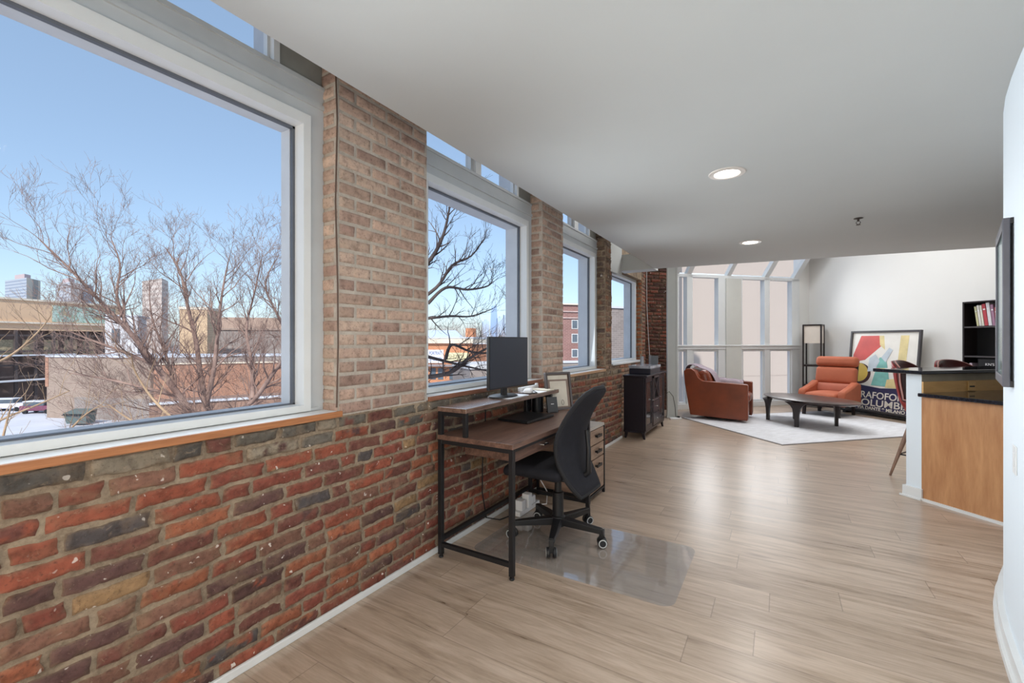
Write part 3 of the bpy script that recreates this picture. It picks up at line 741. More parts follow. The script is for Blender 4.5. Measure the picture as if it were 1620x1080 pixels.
for z0, z1 in ((.31, .47), (.13, .30)):
    q = wbuild(MB().box(.30, 6.40, z0, .328, 6.74, z1), 'drawer', plain('espresso front', C(58, 54, 60), .3), mc, bevel=.002)
    wbuild(MB().lathe([(0, 0), (.006, 0), (.006, .012), (.012, .016), (0, .026)], 12, T(.328, 6.57, (z0+z1)/2) @ Matrix.Rotation(PI/2, 4, 'Y')), 'knob', M_chrome, q, smooth=True)
pr = thing('printer', 'flat black printer with pale lid and raised paper tray on the dark cabinet', 'printer', (.17, 6.56, .862))
MB().box(-.15, -.30, 0, .15, .30, .075).build('body', plain('navy black plastic', C(30, 32, 48), .35), pr, bevel=.008)
MB().box(-.155, -.305, .076, .155, .305, .115).build('lid', plain('glossy lid', C(168, 172, 184), .15, .2, var=.25, scale=8), pr, bevel=.006)
MB().box(-.02, .30, .03, .015, .315, .25, 0, T(0, 0, 0)).box(-.12, .18, .116, -.10, .32, .23).build('paper_tray', plain('grey tray', C(138, 142, 148), .5), pr, bevel=.003)
MB().box(.03, .23, .116, .13, .245, .245, 0).build('paper_support', plain('dark grey tray', C(104, 110, 116), .4), pr, bevel=.003)
tag(MB().tube([(.18, 7.88, .42), (.24, 7.90, .46), (.30, 7.915, .38), (.335, 7.90, .2), (.345, 7.90, .05), (.36, 7.92, .012), (.40, 8.0, .008)], .005, 6).build('lamp_cord', M_black, smooth=True), 'black cord hanging on the white column down to the floor', 'cord')
es = thing('extension_block', 'white extension block lying on the floor at the foot of the column', 'power strip', (.35, 7.86, 0), .6)
MB().box(-.10, -.03, 0, .10, .03, .03).build('strip_body', M_paper, es, bevel=.006); MB().box(.03, -.02, .03, .07, .02, .055).build('plug', M_black, es, bevel=.004)
tag(MB().tube([(-.30, 8.52, 2.7), (-.29, 8.50, 2.0), (-.275, 8.535, 1.5), (-.25, 8.56, 1.0)], .005, 6).build('wall_conduit', M_paper, smooth=True), 'thin white conduit running down the brick next to the last left window', 'cable')

# ---- ceiling fittings
M_lens = emis('lamp lens', (1, .93, .8, 1), 14)
for i, (x, y, lb) in enumerate(((1.548, 3.264, 'round white recessed ceiling light nearer the camera'), (1.571, 5.665, 'round white recessed ceiling light farther away near the ceiling edge'))):
    if i == 0:
        t = thing('ceiling_light', lb, 'ceiling light', (x, y, 2.44), 0, 'recessed ceiling lights')
        MB().lathe([(.076, -.001), (.080, -.007), (.110, -.005), (.114, 0)], 48, caps=False).build('trim_ring', plain('trim ring', C(214, 206, 198), .35), t, smooth=True)
        MB().lathe([(0, -.0025), (.074, -.0025), (.076, -.001)], 40).build('lens', M_lens, t, smooth=True)
    else:
        t2 = copy_tree(t); t2.location = (x, y, 2.44); t2['label'] = lb
sp = thing('sprinkler', 'small dark metal fire sprinkler head under the ceiling', 'sprinkler', (2.465, 5.068, 2.44))
MB().lathe([(0, -.001), (.035, -.001), (.036, -.004), (.02, -.009), (0, -.011)], 24).build('escutcheon', plain('bronze', C(74, 66, 60), .4, .5), sp, smooth=True)
m = MB(); m.tube([(0, 0, -.01), (0, 0, -.03)], .009, 8); m.tube([(-.012, 0, -.03), (-.016, 0, -.045), (0, 0, -.06)], .003, 6); m.tube([(.012, 0, -.03), (.016, 0, -.045), (0, 0, -.06)], .003, 6); m.lathe([(0, -.06), (.018, -.06), (.018, -.063), (0, -.063)], 12)
m.build('spray_head', plain('bronze', C(74, 66, 60), .4, .5), sp)
# ------------------------------------------------------------------ lounge
M_leather = plain('brown leather', C(124, 56, 28), .34, var=.1, scale=4, bump=.15, bscale=120, coat=.15)
M_orange = plain('orange upholstery', C(180, 98, 68), .75, var=.035, scale=5, bump=.15, bscale=260)
M_dkwood = plain('black stained wood', C(40, 32, 32), .35, var=.06)
def rug_mat():
    t = NT('pale woven rug'); v = t.coord(scale=(1, 6, 1)); n = t.noise(v, 5, 6, .65); n2 = t.noise(t.coord(), 160, 2)
    t.set(Base_Color=t.ramp(t.math('ADD', t.math('MULTIPLY', n, .7), t.math('MULTIPLY', n2, .3)), [(.36, C(206, 205, 206)), (.64, C(236, 236, 240))]), Roughness=.95); t.b.inputs['Specular IOR Level'].default_value = .1
    t.bump(n2, .3, .003); return t.m
rg = thing('area_rug', 'large pale grey rug lying at an angle under the coffee table', 'rug', (1.888, 6.584, 0), PI/4)
MB().box(.02, .02, 0, 3.08, 2.08, .010).build('pile', rug_mat(), rg)
MB().box(0, 0, 0, 3.10, .02, .009).box(0, 2.08, 0, 3.10, 2.10, .009).box(0, .02, 0, .02, 2.08, .009).box(3.08, .02, 0, 3.10, 2.08, .009).build('bound_edge', plain('rug binding', C(150, 146, 146), .9), rg)
RUGZ = .0105

# coffee table: oval top with flared legs
ct = thing('coffee_table', 'oval black-brown wooden coffee table with flared legs on the rug', 'table', (2.19, 8.42, RUGZ), 3*PI/4)
prof = []
E_ = [(math.cos(2*PI*i/56), math.sin(2*PI*i/56)) for i in range(56)]
m = MB()
rings = [(.70, .41, .372), (.745, .45, .392), (.765, .47, .400), (.765, .47, .408), (.755, .46, .411)]
vs = []; fs = []
for a, b_, z in rings: vs += [(a*c_-.02, b_*s_-.08, z) for c_, s_ in E_]
n = 56
for i in range(len(rings)-1):
    for j in range(n): fs.append((i*n+j, i*n+(j+1) % n, (i+1)*n+(j+1) % n, (i+1)*n+j))
fs += [tuple(range(n-1, -1, -1)), tuple(range((len(rings)-1)*n, len(rings)*n))]
m.add(vs, fs); m.build('tabletop', wood('ebonised wood', C(52, 42, 40), C(84, 70, 66), 'X', .28), ct, smooth=True)
for lx, ly in ((-.18, .33), (-.27, -.33), (.46, .24), (.40, -.25)):
    lx2, ly2 = lx, ly
    m = MB(); ang = math.atan2(ly, lx); Ml = T(lx, ly, 0) @ RZ(ang)
    lv = [(.0, .022, .028), (.10, .022, .030), (.20, .025, .038), (.28, .030, .055), (.33, .034, .085), (.36, .036, .125), (.376, .036, .16)]
    vs = []; fs = []
    for z, tx, ty in lv: vs += [(-tx, -ty, z), (tx, -ty, z), (tx, ty, z), (-tx, ty, z)]
    for i in range(len(lv)-1):
        for j in range(4): fs.append((i*4+j, i*4+(j+1) % 4, (i+1)*4+(j+1) % 4, (i+1)*4+j))
    fs += [(3, 2, 1, 0), tuple(len(lv)*4-4+j for j in range(4))]
    m.add(vs, fs, 0, Ml); m.build('leg', M_dkwood, ct, smooth=True, bevel=.003)

# leather armchair
ac = thing('leather_armchair', 'brown leather club armchair seen from its side with a throw over it', 'armchair', (1.01, 8.42, .0106), math.radians(-3))
side = [(-.44, .06), (.43, .035), (.44, .10), (.435, .60), (.42, .615), (-.24, .645), (-.31, .70), (-.36, .80), (-.42, .845), (-.50, .845), (-.545, .80), (-.53, .60)]
for sy in (-.39, .27):
    m = MB(); Mx = Matrix(((1, 0, 0, 0), (0, 0, 1, 0), (0, 1, 0, 0), (0, 0, 0, 1)))
    m.prism([(x, z) for x, z in side], sy, sy+.12, 0, Mx); m.f = [tuple(reversed(f)) for f in m.f]
    m.build('side_panel', M_leather, ac, bevel=.018, smooth=True)
bp = [(-.42, .10), (-.30, .10), (-.24, .45), (-.30, .72), (-.37, .81), (-.43, .835), (-.50, .835), (-.53, .79), (-.515, .60)]
m = MB(); m.prism(bp, -.275, .275, 0, Mx); m.f = [tuple(reversed(f)) for f in m.f]; m.build('back', M_leather, ac, bevel=.015, smooth=True)
MB().box(-.32, -.27, .06, .40, .27, .30).build('seat_base', M_leather, ac, bevel=.015)
MB().rbox((.09, 0, .375), (.70, .53, .15), .05, puff=(.01, 0, .03)).build('seat_cushion', M_leather, ac, smooth=True)
Mb = T(-.22, 0, .60) @ Matrix.Rotation(math.radians(-17), 4, 'Y')
MB().rbox((0, 0, 0), (.17, .53, .42), .07, Mb, puff=(.03, 0, .02)).build('back_cushion', M_leather, ac, smooth=True)
MB().lathe([(0, .0), (.29, .0), (.29, .02), (.1, .03), (.1, .07), (0, .07)], 32, T(0, 0, .0)).build('swivel_base', M_dkwood, ac, smooth=True)
def blanket_mat():
    t = NT('striped throw'); v = t.coord(); sp = t.new('ShaderNodeSeparateXYZ'); t.l.new(v, sp.inputs[0])
    st = t.math('FRACT', t.math('MULTIPLY', sp.outputs[1], 16.0))
    col = t.ramp(st, [(0, C(178, 164, 172)), (.45, C(206, 198, 202)), (.5, C(142, 120, 132)), (.7, C(190, 178, 184)), (.75, C(128, 108, 118))], 'CONSTANT')
    t.set(Base_Color=col, Roughness=.95); t.bump(t.noise(v, 150, 3), .3, .004); return t.m
bl = thing('throw_blanket', 'grey lilac striped throw draped over the leather armchair back and arm', 'blanket', (1.01, 8.42, .0106), math.radians(-3))
pth = [(-.585, .58), (-.592, .70), (-.575, .82), (-.52, .872), (-.44, .872), (-.375, .845), (-.30, .80), (-.20, .78), (-.12, .70), (-.075, .58), (-.04, .50)]
rows = []
for i, (x, z) in enumerate(pth):
    rows.append([(x+.008*math.sin(j*1.7+i*.6), -.14+.40*j/10, z+.034+.006*math.sin(j*2.1+i)) for j in range(11)])
MB().sheet(rows).build('back_drape', blanket_mat(), bl, smooth=True, solid=.012, sub=1, angle=180)
pth = [(.255, .44), (.252, .55), (.258, .645), (.30, .668), (.36, .668), (.41, .64), (.413, .52), (.415, .44)]
rows = [[(-.16+.46*j/12+.01*math.sin(i*1.3), y+.005*math.sin(j*2.3+i), z-.035*j/12+.008*math.sin(j*1.4+i*.8)) for j in range(13)] for i, (y, z) in enumerate(pth)]
MB().sheet(rows).build('arm_drape', bpy.data.materials['striped throw'], bl, smooth=True, solid=.012, sub=1, angle=180)

# orange lounge chair
oc = thing('orange_lounge_chair', 'burnt orange upholstered lounge chair with headrest roll before the back wall', 'armchair', (2.62, 9.75, .0014), math.radians(-116))
MB().rbox((.05, 0, .345), (.64, .50, .13), .05, puff=(.015, 0, .03)).build('seat_cushion', M_orange, oc, smooth=True)
Mb = T(-.27, 0, .60) @ Matrix.Rotation(math.radians(-12), 4, 'Y')
MB().rbox((0, 0, -.14), (.14, .60, .20), .06, Mb, puff=(.015, 0, .0)).build('lumbar_cushion', plain('faded orange upholstery', C(188, 112, 90), .75, var=.03, bump=.15, bscale=260), oc, smooth=True)
MB().rbox((-.01, 0, .10), (.14, .64, .31), .055, Mb, puff=(.02, 0, 0)).build('back_cushion', M_orange, oc, smooth=True)
MB().rbox((.0, 0, .355), (.16, .67, .19), .07, Mb, puff=(.012, 0, 0)).build('headrest', M_orange, oc, smooth=True)
MB().box(-.10, -.31, -.27, -.06, .31, .43, 0, Mb).build('back_shell', M_dkwood, oc, bevel=.02)
for s_ in (-1, 1):
    m = MB(); ap = [(-.36, .20), (.30, .20), (.34, .27), (.325, .43), (.28, .47), (.22, .475), (-.02, .53), (-.22, .60), (-.36, .56)]
    y0 = .25 if s_ > 0 else -.37
    m.prism(ap, y0, y0+.12, 0, Mx); m.f = [tuple(reversed(f)) for f in m.f]
    m.build('armrest', M_orange, oc, bevel=.03, smooth=True)
for x in (.31, -.30):
    for y in (-.27, .27): MB().bar((x, y, .0105), (x*.95, y*.98, .25), .045, .05).build('leg', M_dkwood, oc, bevel=.003)
m = MB(); m.bar((.31, -.28, .20), (.31, .28, .20), .04, .05); m.bar((-.30, -.28, .20), (-.30, .28, .20), .04, .05); m.bar((-.32, -.27, .20), (.33, -.27, .20), .04, .05); m.bar((-.32, .27, .20), (.33, .27, .20), .04, .05); m.box(-.30, -.24, .19, .31, .24, .285)
m.build('seat_rail', M_dkwood, oc)

# shelf floor lamp
fl = thing('shelf_floor_lamp', 'tall black framed shelf floor lamp with white box shade in the corner', 'floor lamp', (2.455, 10.80, 0), math.radians(-13))
h_ = .15
for x in (-h_, h_):
    for y in (-h_, h_): MB().box(x-.013, y-.013, 0, x+.013, y+.013, 1.65).build('post', M_dkwood, fl)
m = MB()
for x in (-h_, h_): m.box(x-.013, -h_, 1.636, x+.013, h_, 1.662)
for y in (-h_, h_): m.box(-h_, y-.013, 1.636, h_, y+.013, 1.662)
m.build('top_rail', M_dkwood, fl)
MB().box(-h_+.016, -h_+.002, 1.285, h_-.016, h_-.002, 1.632).box(-h_+.002, -h_+.016, 1.285, h_-.002, h_-.016, 1.632).build('lamp_shade', plain('paper shade', C(226, 216, 204), .8, var=.02), fl)
for z in (.82, .42, .08): MB().box(-h_-.005, -h_-.005, z, h_+.005, h_+.005, z+.035).build('shelf', M_dkwood, fl)

# framed poster standing on the floor against the back wall
mw2 = (2.403, 11.283)
def wallpt(t, d, z): return Vector((mw2[0]+.70711*t-.70711*d, mw2[1]-.70711*t-.70711*d, z))
pp = wallpt(1.60, .27, 0)
po = thing('poster_frame', 'large framed vintage style poster of bold colour shapes leaning on the back wall', 'poster', (pp.x, pp.y, 0), -PI/4)
# local: X along the wall (right), -Y toward the room, Z up; leaning back
Mp = T(0, 0, .06) @ Matrix.Rotation(math.radians(-6), 4, 'X')
PW, PH = 1.17, 1.46
m = MB(); b_ = .035
for a in ((-PW/2, 0, -PW/2+b_, PH), (PW/2-b_, 0, PW/2, PH), (-PW/2+b_, 0, PW/2-b_, b_), (-PW/2+b_, PH-b_, PW/2-b_, PH)): m.box(a[0], -.025, a[1], a[2], .02, a[3], 0, Mp)
m.build('frame', plain('dark grey moulding', C(62, 58, 60), .4), po, bevel=.004)
MB().box(-PW/2+b_, .0, b_, PW/2-b_, .015, PH-b_, 0, Mp).build('sheet', plain('poster paper', C(232, 228, 220), .35, var=.02), po)
art = MB(); AM = [plain('poster red', C(206, 84, 78), .4, var=.08, scale=3), plain('poster ochre', C(206, 174, 84), .4, var=.08, scale=3), plain('poster teal', C(128, 188, 180), .4, var=.08), plain('poster navy', C(52, 50, 84), .4, var=.06), plain('poster pale yellow', C(224, 206, 150), .4), plain('poster shadow', C(70, 44, 48), .4), plain('poster sky', C(196, 206, 214), .4)]
lay = [0]
def shp(pts, mi):
    lay[0] += 1; y = -.0006*lay[0]
    q = [Mp @ Vector((px, y, pz)) for px, pz in pts]
    # wind so that the face looks toward the room
    A = sum(pts[i][0]*pts[(i+1) % len(pts)][1]-pts[(i+1) % len(pts)][0]*pts[i][1] for i in range(len(pts)))
    art.add(q, [tuple(range(len(q))) if A > 0 else tuple(reversed(range(len(q))))], mi)
def ell(cx, cz, rx, rz_, n=28, a0=0, a1=360): return [(cx+rx*math.cos(math.radians(a0+(a1-a0)*i/n)), cz+rz_*math.sin(math.radians(a0+(a1-a0)*i/n))) for i in range(n if a1-a0 == 360 else n+1)]
shp([(-.40, 1.37), (-.08, 1.37), (-.02, 1.20), (-.30, .93), (-.52, .88), (-.52, 1.02)], 0)
shp([(-.08, 1.37), (.0, 1.37), (.03, 1.12), (-.06, 1.20)], 4)
shp([(.27, 1.37), (.40, 1.37), (.37, .70), (.24, .70)], 4)
shp(ell(-.38, .68, .20, .19), 5); shp(ell(-.40, .70, .17, .17), 1)
shp([(-.05, .98), (.05, 1.0), (.10, .8), (.16, .48), (-.16, .48), (-.10, .75)], 2)
shp([(-.02, .98), (.10, 1.16), (.16, 1.12), (.06, .9)], 6)
shp([(-.22, .96), (-.12, 1.04), (-.04, .92), (-.12, .74), (-.24, .72)], 6)
shp([(.10, .60), (.30, .64), (.50, .56), (.50, .46), (.08, .46)], 4)
shp([(-.55, .52), (-.30, .47), (.0, .44), (.3, .46), (.55, .43), (.55, .042), (-.55, .042)], 3)
art.build('artwork', AM, po)
M_let = plain('poster lettering', C(232, 226, 214), .4)
Mt = Mp @ T(0, -.0085, 0) @ Matrix.Rotation(PI/2, 4, 'X')
for body, sz, z, wd, xo in (('GRAFOFONO', .165, .30, .98, .05), ('COLUMBIA', .165, .165, .97, .04), ('VIA DANTE 9 MILANO', .075, .07, .80, .03)):
    text_mesh(body, sz, M_let, 'lettering', po, Mt @ T(xo, z, 0), width=wd, bold=.0022, extrude=.001)
m = MB(); m.box(-.66, -.05, .028, .66, .10, .056); 
for x in (-.55, .55): m.box(x-.03, -.08, 0, x+.03, .13, .03)
m.build('floor_stand', M_black, po, bevel=.003)

# bookcase on the back wall
bx = wallpt(2.82, .30, 0)
bc = thing('bookcase', 'tall black open bookcase against the back wall behind the bar', 'bookcase', (bx.x, bx.y, 0), -PI/4)
BW, BD, BH = .80, .28, 1.905
MB().box(0, 0, 0, .02, BD, BH).build('side_panel', M_dkwood, bc); MB().box(BW-.02, 0, 0, BW, BD, BH).build('side_panel', M_dkwood, bc)
MB().box(.02, 0, BH-.02, BW-.02, BD, BH).build('top_panel', M_dkwood, bc); MB().box(.02, BD-.01, 0, BW-.02, BD, BH-.02).build('back_panel', M_black, bc)
for z in (.06, .40, .75, 1.10, 1.53): MB().box(.02, .004, z-.01, BW-.02, BD-.012, z+.01).build('shelf', plain('shelf edge', C(78, 74, 76), .4), bc)
Bm = T(bx.x, bx.y, 0) @ RZ(-PI/4)
def in_case(o, x, y, z, tilt=0):
    o.location = Bm @ Vector((x, y, z)); o.rotation_euler = (Matrix.Rotation(-PI/4, 4, 'Z') @ Matrix.Rotation(tilt, 4, 'Y')).to_euler(); return o
bk = [('pale yellow paperback, leftmost of the leaning books on the upper shelf', C(206, 204, 160), .022, .285, -.12), ('white paperback leaning second on the upper shelf', C(224, 220, 214), .026, .30, -.12), ('cream paperback leaning before the red book', C(226, 222, 206), .022, .30, -.12),
      ('red hardback book leaning in the middle of the upper shelf', C(186, 62, 74), .036, .315, -.12), ('tall white book leaning right of the red book', C(226, 222, 226), .036, .33, -.11), ('mauve book leaning next to the tall white book', C(164, 122, 148), .03, .30, -.10), ('pinkish red thin book on the upper shelf', C(188, 96, 104), .018, .26, -.08), ('cream book leaning last of the row', C(214, 206, 180), .022, .27, -.08)]
x = .155
for lb_, c_, tw, hh, tl in bk:
    o = MB().box(0, 0, 0, tw, .17, hh, 0).box(tw*.15, -.0005, hh*.72, tw*.85, .0, hh*.78, 1).build('book', [plain('book cloth', c_, .6), M_paper])
    in_case(o, x, .03, 1.541+tw*abs(math.sin(tl)), tl); tag(o, lb_, 'book', 'books on the upper shelf'); x += tw+.007
o = MB().box(0, 0, 0, .03, .17, .25).build('book', plain('white book', C(220, 210, 196), .6)); in_case(o, .52, .03, 1.541); tag(o, 'cream upright book right of the gap on the upper shelf', 'book', 'books on the upper shelf')
o = MB().box(0, 0, 0, .09, .17, .25).build('book', plain('maroon book', C(116, 52, 50), .6)); in_case(o, .552, .03, 1.541); tag(o, 'thick dark red upright book on the upper shelf', 'book', 'books on the upper shelf')
o = MB().lathe([(0, 0), (.03, 0), (.034, .02), (.034, .08), (.02, .10), (.02, .125), (0, .128)], 16).build('vase', plain('tan ceramic', C(196, 150, 110), .5), smooth=True); in_case(o, .70, .07, 1.5405); tag(o, 'small tan vase at the right of the upper shelf', 'vase')
cn = thing('candle_jar', 'small dark glass candle jar with white label on the middle shelf', 'candle', tuple(Bm @ Vector((.50, .08, 1.1105))), -PI/4)
MB().lathe([(0, 0), (.045, 0), (.048, .01), (.048, .11), (.04, .12), (.04, .14), (0, .14)], 24).build('jar', M_black, cn, smooth=True)
MB().lathe([(.0487, .03), (.0487, .09)], 24, caps=False).build('jar_label', M_paper, cn, smooth=True)
o = MB().box(0, 0, 0, .055, .17, .27).box(.008, -.0006, .17, .047, 0, .22, 1).build('book', [plain('white cover', C(226, 226, 228), .5), plain('lilac print', C(180, 150, 190), .5)]); in_case(o, .60, .025, 1.1105); tag(o, 'white thick book standing beside the candle jar', 'book')
for k, (c_, lb_, hh, x_) in enumerate(((C(216, 212, 216), 'white slim book leaning at the left of the lower shelf', .20, .05), (C(206, 190, 206), 'lilac white slim book leaning against the black box', .24, .09))):
    o = MB().box(0, 0, 0, .03, .15, hh).build('book', plain('book', c_, .6)); in_case(o, x_, .03, .765, -.10); tag(o, lb_, 'book')
kb = thing('storage_box', 'black storage box with white lettering on the lower bookcase shelf', 'box', tuple(Bm @ Vector((.36, .14, .7605))), -PI/4)
MB().box(-.19, -.11, 0, .19, .11, .31).build('box_body', M_black, kb, bevel=.003); 
text_mesh("KN'S", .05, M_paper, 'lettering', kb, T(-.06, -.1115, .23) @ Matrix.Rotation(PI/2, 4, 'X'), extrude=.0005)
o = MB().lathe([(0, 0), (.035, 0), (.045, .03), (.02, .06), (.022, .09), (.03, .12), (.0, .14)], 16).build('figurine', plain('pale ceramic', C(214, 190, 168), .5), smooth=True); in_case(o, .66, .08, .7605); o.scale = (1, 1, 2.0); tag(o, 'pale ceramic figurine right of the black storage box', 'figurine')
# ------------------------------------------------------------------ breakfast bar (axes at 45 degrees)
# local frame: X along the bar away from the camera, Y toward the stools, origin at the outer end of the knee wall on the kitchen side
KO = Vector((2.862, 4.908, 0))
KM = T(*KO) @ RZ(PI/4)
def kthing(name, label, cat, x=0, y=0, z=0, group=None):
    p = KM @ Vector((x, y, z)); return thing(name, label, cat, (p.x, p.y, p.z), PI/4, group)
M_granite = plain('black granite', C(30, 32, 40), .07, var=.25, scale=60, spec=.6)
M_maple = wood('maple panel', C(170, 116, 76), C(204, 152, 106), 'Z', .35, 7, 1.6)
M_maple_h = wood('maple backsplash', C(196, 148, 88), C(222, 178, 116), 'X', .4, 7, 1.6)
struct(MB().box(0, 0, 0, 2.3, .115, 1.049, 0, KM).build('wall_bar', M_wallw))
struct(MB().box(-.016, -.0, 0, 2.3, 0.0, .0, 0, KM).box(-.018, -.012, 0, 0, .135, .095, 0, KM).box(0, .115, 0, 2.3, .133, .095, 0, KM).box(-.03, -.01, 0, -.018, .15, .018, 0, KM).build('baseboard_bar', M_white, bevel=.003))
struct(MB().box(.0, -.004, .987, 2.3, -.0005, 1.049, 0, KM).build('trim_2', plain('taupe strip', C(150, 140, 122), .8)))  # thin taupe strip between the backsplash and the bar top
bt = kthing('bar_countertop', 'black granite raised bar top on the white half wall', 'countertop', 1.1, 0, 1.0495)
MB().box(-1.1-.085, -.055, 0, 1.2, .33, .03).build('slab', M_granite, bt, bevel=.006)
kc = kthing('kitchen_cabinet', 'maple base cabinet end of the breakfast bar with a white toe strip', 'cabinet', .9, -.31, 0)
MB().box(-.9, -.32, .022, -.88, .309, .863).build('end_panel', M_maple, kc)
MB().box(-.88, -.30, .09, 1.3, .309, .863).build('carcass', wood('maple carcass', C(170, 116, 76), C(200, 148, 102), 'Z', .4), kc)
lab(MB().box(-.915, -.33, 0, -.88, .306, .022).build('toe_strip', M_white, kc), 'white quarter round strip along the floor')
ctp = kthing('granite_countertop', 'lower black granite kitchen countertop over the maple cabinet', 'countertop', .9, -.31, .8635)
MB().box(-.95, -.36, 0, 1.3, .308, .03).build('slab', M_granite, ctp, bevel=.006)
bs = kthing('backsplash', 'tan maple backsplash strip behind the lower countertop', 'backsplash', .9, -.006, .894)
MB().box(-.9, -.008, 0, 1.3, .004, .092).build('board', M_maple_h, bs)
ol = kthing('outlet', 'tan wall outlet with a dark slot on the wooden backsplash', 'outlet', .545, -.020, .90)
MB().box(-.045, -.004, 0, .045, .004, .078).build('cover_plate', plain('tan plate', C(214, 170, 108), .4), ol, bevel=.002)
MB().box(-.03, -.0048, .03, .03, -.0041, .042).build('socket_slot', M_black, ol)

# bar stools
M_shell = plain('dark maroon leather', C(76, 26, 24), .35, var=.06)
M_shellout = plain('red leather', C(150, 44, 42), .4, var=.06)
M_stoolleg = wood('walnut stool leg', C(112, 82, 66), C(156, 122, 100), 'Z', .4)
def make_stool(label, pos, rot):
    t = thing('bar_stool', label, 'stool', (pos.x, pos.y, 0), rot, 'leather bar stools at the bar')
    # local +X is the way the sitter faces
    def sh(a, u):     # a -1..1 across, u 0..1 from front lip to top of back
        if u < .45:
            q = u/.45; x = .21-.36*q; z = .655-.035*math.sin(q*PI)*(1-.5*a*a)+.02*a*a; w = .205
        else:
            q = (u-.45)/.55; x = -.15-.055*q-.05*math.sin(q*PI/2); z = .655+.47*q**.9; w = .205-.015*q
            if q > .8: z -= .06*abs(a)**3*(q-.8)/.2
        x += .09*abs(a)**2.2*max(0, (u-.30)/.7)
        z += .10*abs(a)**3*max(0, 1-abs(u-.45)/.3)
        return Vector((x, a*w, z))
    rows = [[sh(-1+2*i/12, j/20) for i in range(13)] for j in range(21)]
    MB().sheet(rows).build('shell', M_shell, t, smooth=True, solid=.03, angle=180)
    # outer red skin a little behind the inner shell
    rows2 = []
    for j in range(21):
        r = []
        for i in range(13):
            p = sh(-1+2*i/12, j/20); dn = Vector((-.026, 0, 0)) if j > 9 else Vector((0, 0, -.026)); r.append(p+dn)
        rows2.append(r)
    MB().sheet(rows2).build('outer_shell', M_shellout, t, smooth=True, solid=.02, angle=180)
    rim = [sh(-1, j/20) for j in range(21)]+[sh(-1+2*i/12, 1) for i in range(1, 13)]+[sh(1, 1-j/20) for j in range(1, 21)]
    lab(MB().tube(rim, .007, 6).build('piping', plain('pale piping', C(206, 150, 140), .4), t, smooth=True), 'pale piping along the shell rim')
    MB().rbox((.04, 0, .56), (.30, .30, .10), .05).build('underseat', M_shellout, t, smooth=True)
    for k in range(4):
        a = PI/4+k*PI/2; d_ = Vector((math.cos(a), math.sin(a), 0))
        MB().tube([d_*.13+Vector((0, 0, .60)), d_*.215+Vector((0, 0, .33)), d_*.322+Vector((0, 0, 0))], [.021, .019, .010], 10).build('leg', M_stoolleg, t, smooth=True)
    pts = [Vector((math.cos(PI/4+k*PI/2), math.sin(PI/4+k*PI/2), 0))*.252+Vector((0, 0, .215)) for k in range(5)]
    m = MB()
    for k in range(4): m.tube([pts[k], pts[k+1]], .007, 6)
    m.build('foot_rest', M_dkmetal, t)
    return t
p = KM @ Vector((.76, .425, 0))
make_stool('maroon leather bar stool at the near end of the bar, one wooden leg visible', p, math.radians(45-75.5))
p = KM @ Vector((1.36, .44, 0))
make_stool('second maroon leather bar stool, farther along behind the bar top', p, math.radians(45-90-10))

# ---- picture and switch on the curved right wall
M_frm = plain('grey frame', C(84, 84, 92), .4, .2)
a_, b2 = Vector((2.644, 2.642, 0)), Vector((2.783, 3.181, 0))
ang = math.atan2((b2-a_).y, (b2-a_).x)
pc2 = thing('wall_picture', 'grey framed glazed picture hung on the curved white wall, seen edge-on', 'picture', (a_.x, a_.y, 1.13), ang)
L2, H3 = (b2-a_).length, .705
m = MB(); q = .042
for r_ in ((0, 0, q, H3), (L2-q, 0, L2, H3), (q, 0, L2-q, q), (q, H3-q, L2-q, H3)): m.box(r_[0], -.022, r_[1], r_[2], 0, r_[3])
m.build('frame', M_frm, pc2, bevel=.003)
MB().box(q, -.02, q, L2-q, -.007, H3-q).build('artwork', plain('teal grey print', C(92, 120, 122), .15, var=.2, scale=4), pc2)
for zb in (.0, H3-.025): MB().box(.004, -.034, zb, .03, -.022, zb+.025).build('wall_bumper', M_black, pc2)
sw = thing('light_switch', 'white light switch plate on the curved right wall', 'switch', (2.667, 2.60, .781), math.radians(79))
MB().box(-.036, -.002, 0, .036, .003, .115).build('cover_plate', M_white, sw, bevel=.002); MB().box(-.015, .003, .03, .015, .005, .085).build('rocker', M_white, sw, bevel=.002)
# ------------------------------------------------------------------ the street outside (third floor view)
GZ = -9.0
def snow_mat():
    t = NT('snowy ground'); g = t.new('ShaderNodeNewGeometry')
    n = t.noise(g.outputs['Position'], .09, 6, .6); 
    t.set(Base_Color=t.ramp(n, [(.42, C(150, 150, 156)), (.54, C(196, 199, 208)), (.7, C(212, 214, 222))]), Roughness=.9); return t.m
struct(MB().box(-900, -300, GZ-.3, 300, 900, GZ).build('ground', snow_mat()))
M_snow = plain('snow', C(206, 209, 216), .8, var=.01)
def facade(name, brick, mort, bw=.4, bh=.14, ms=.012, rough=.9):
    t = NT(name); v = t.coord(); n = t.new('ShaderNodeTexBrick'); mp = t.new('ShaderNodeMapping'); mp.inputs['Rotation'].default_value = (PI/2, 0, 0)
    t.l.new(v, mp.inputs[0]); t.l.new(mp.outputs[0], n.inputs['Vector'])
    n.inputs['Color1'].default_value = brick; n.inputs['Color2'].default_value = tuple(c*.78 for c in brick[:3])+(1,); n.inputs['Mortar'].default_value = mort
    n.inputs['Scale'].default_value = 1; n.inputs['Brick Width'].default_value = bw; n.inputs['Row Height'].default_value = bh; n.inputs['Mortar Size'].default_value = ms
    col = t.mix(t.ramp(t.noise(v, .5, 5), [(.35, (0, 0, 0, 1)), (.75, (.5, .5, .5, 1))]), n.outputs['Color'], tuple(c*.7 for c in brick[:3])+(1,))
    t.set(Base_Color=col, Roughness=rough); t.b.inputs['Specular IOR Level'].default_value = .2; return t.m
M_redb = facade('outdoor red brick', C(176, 128, 106), C(196, 170, 150))
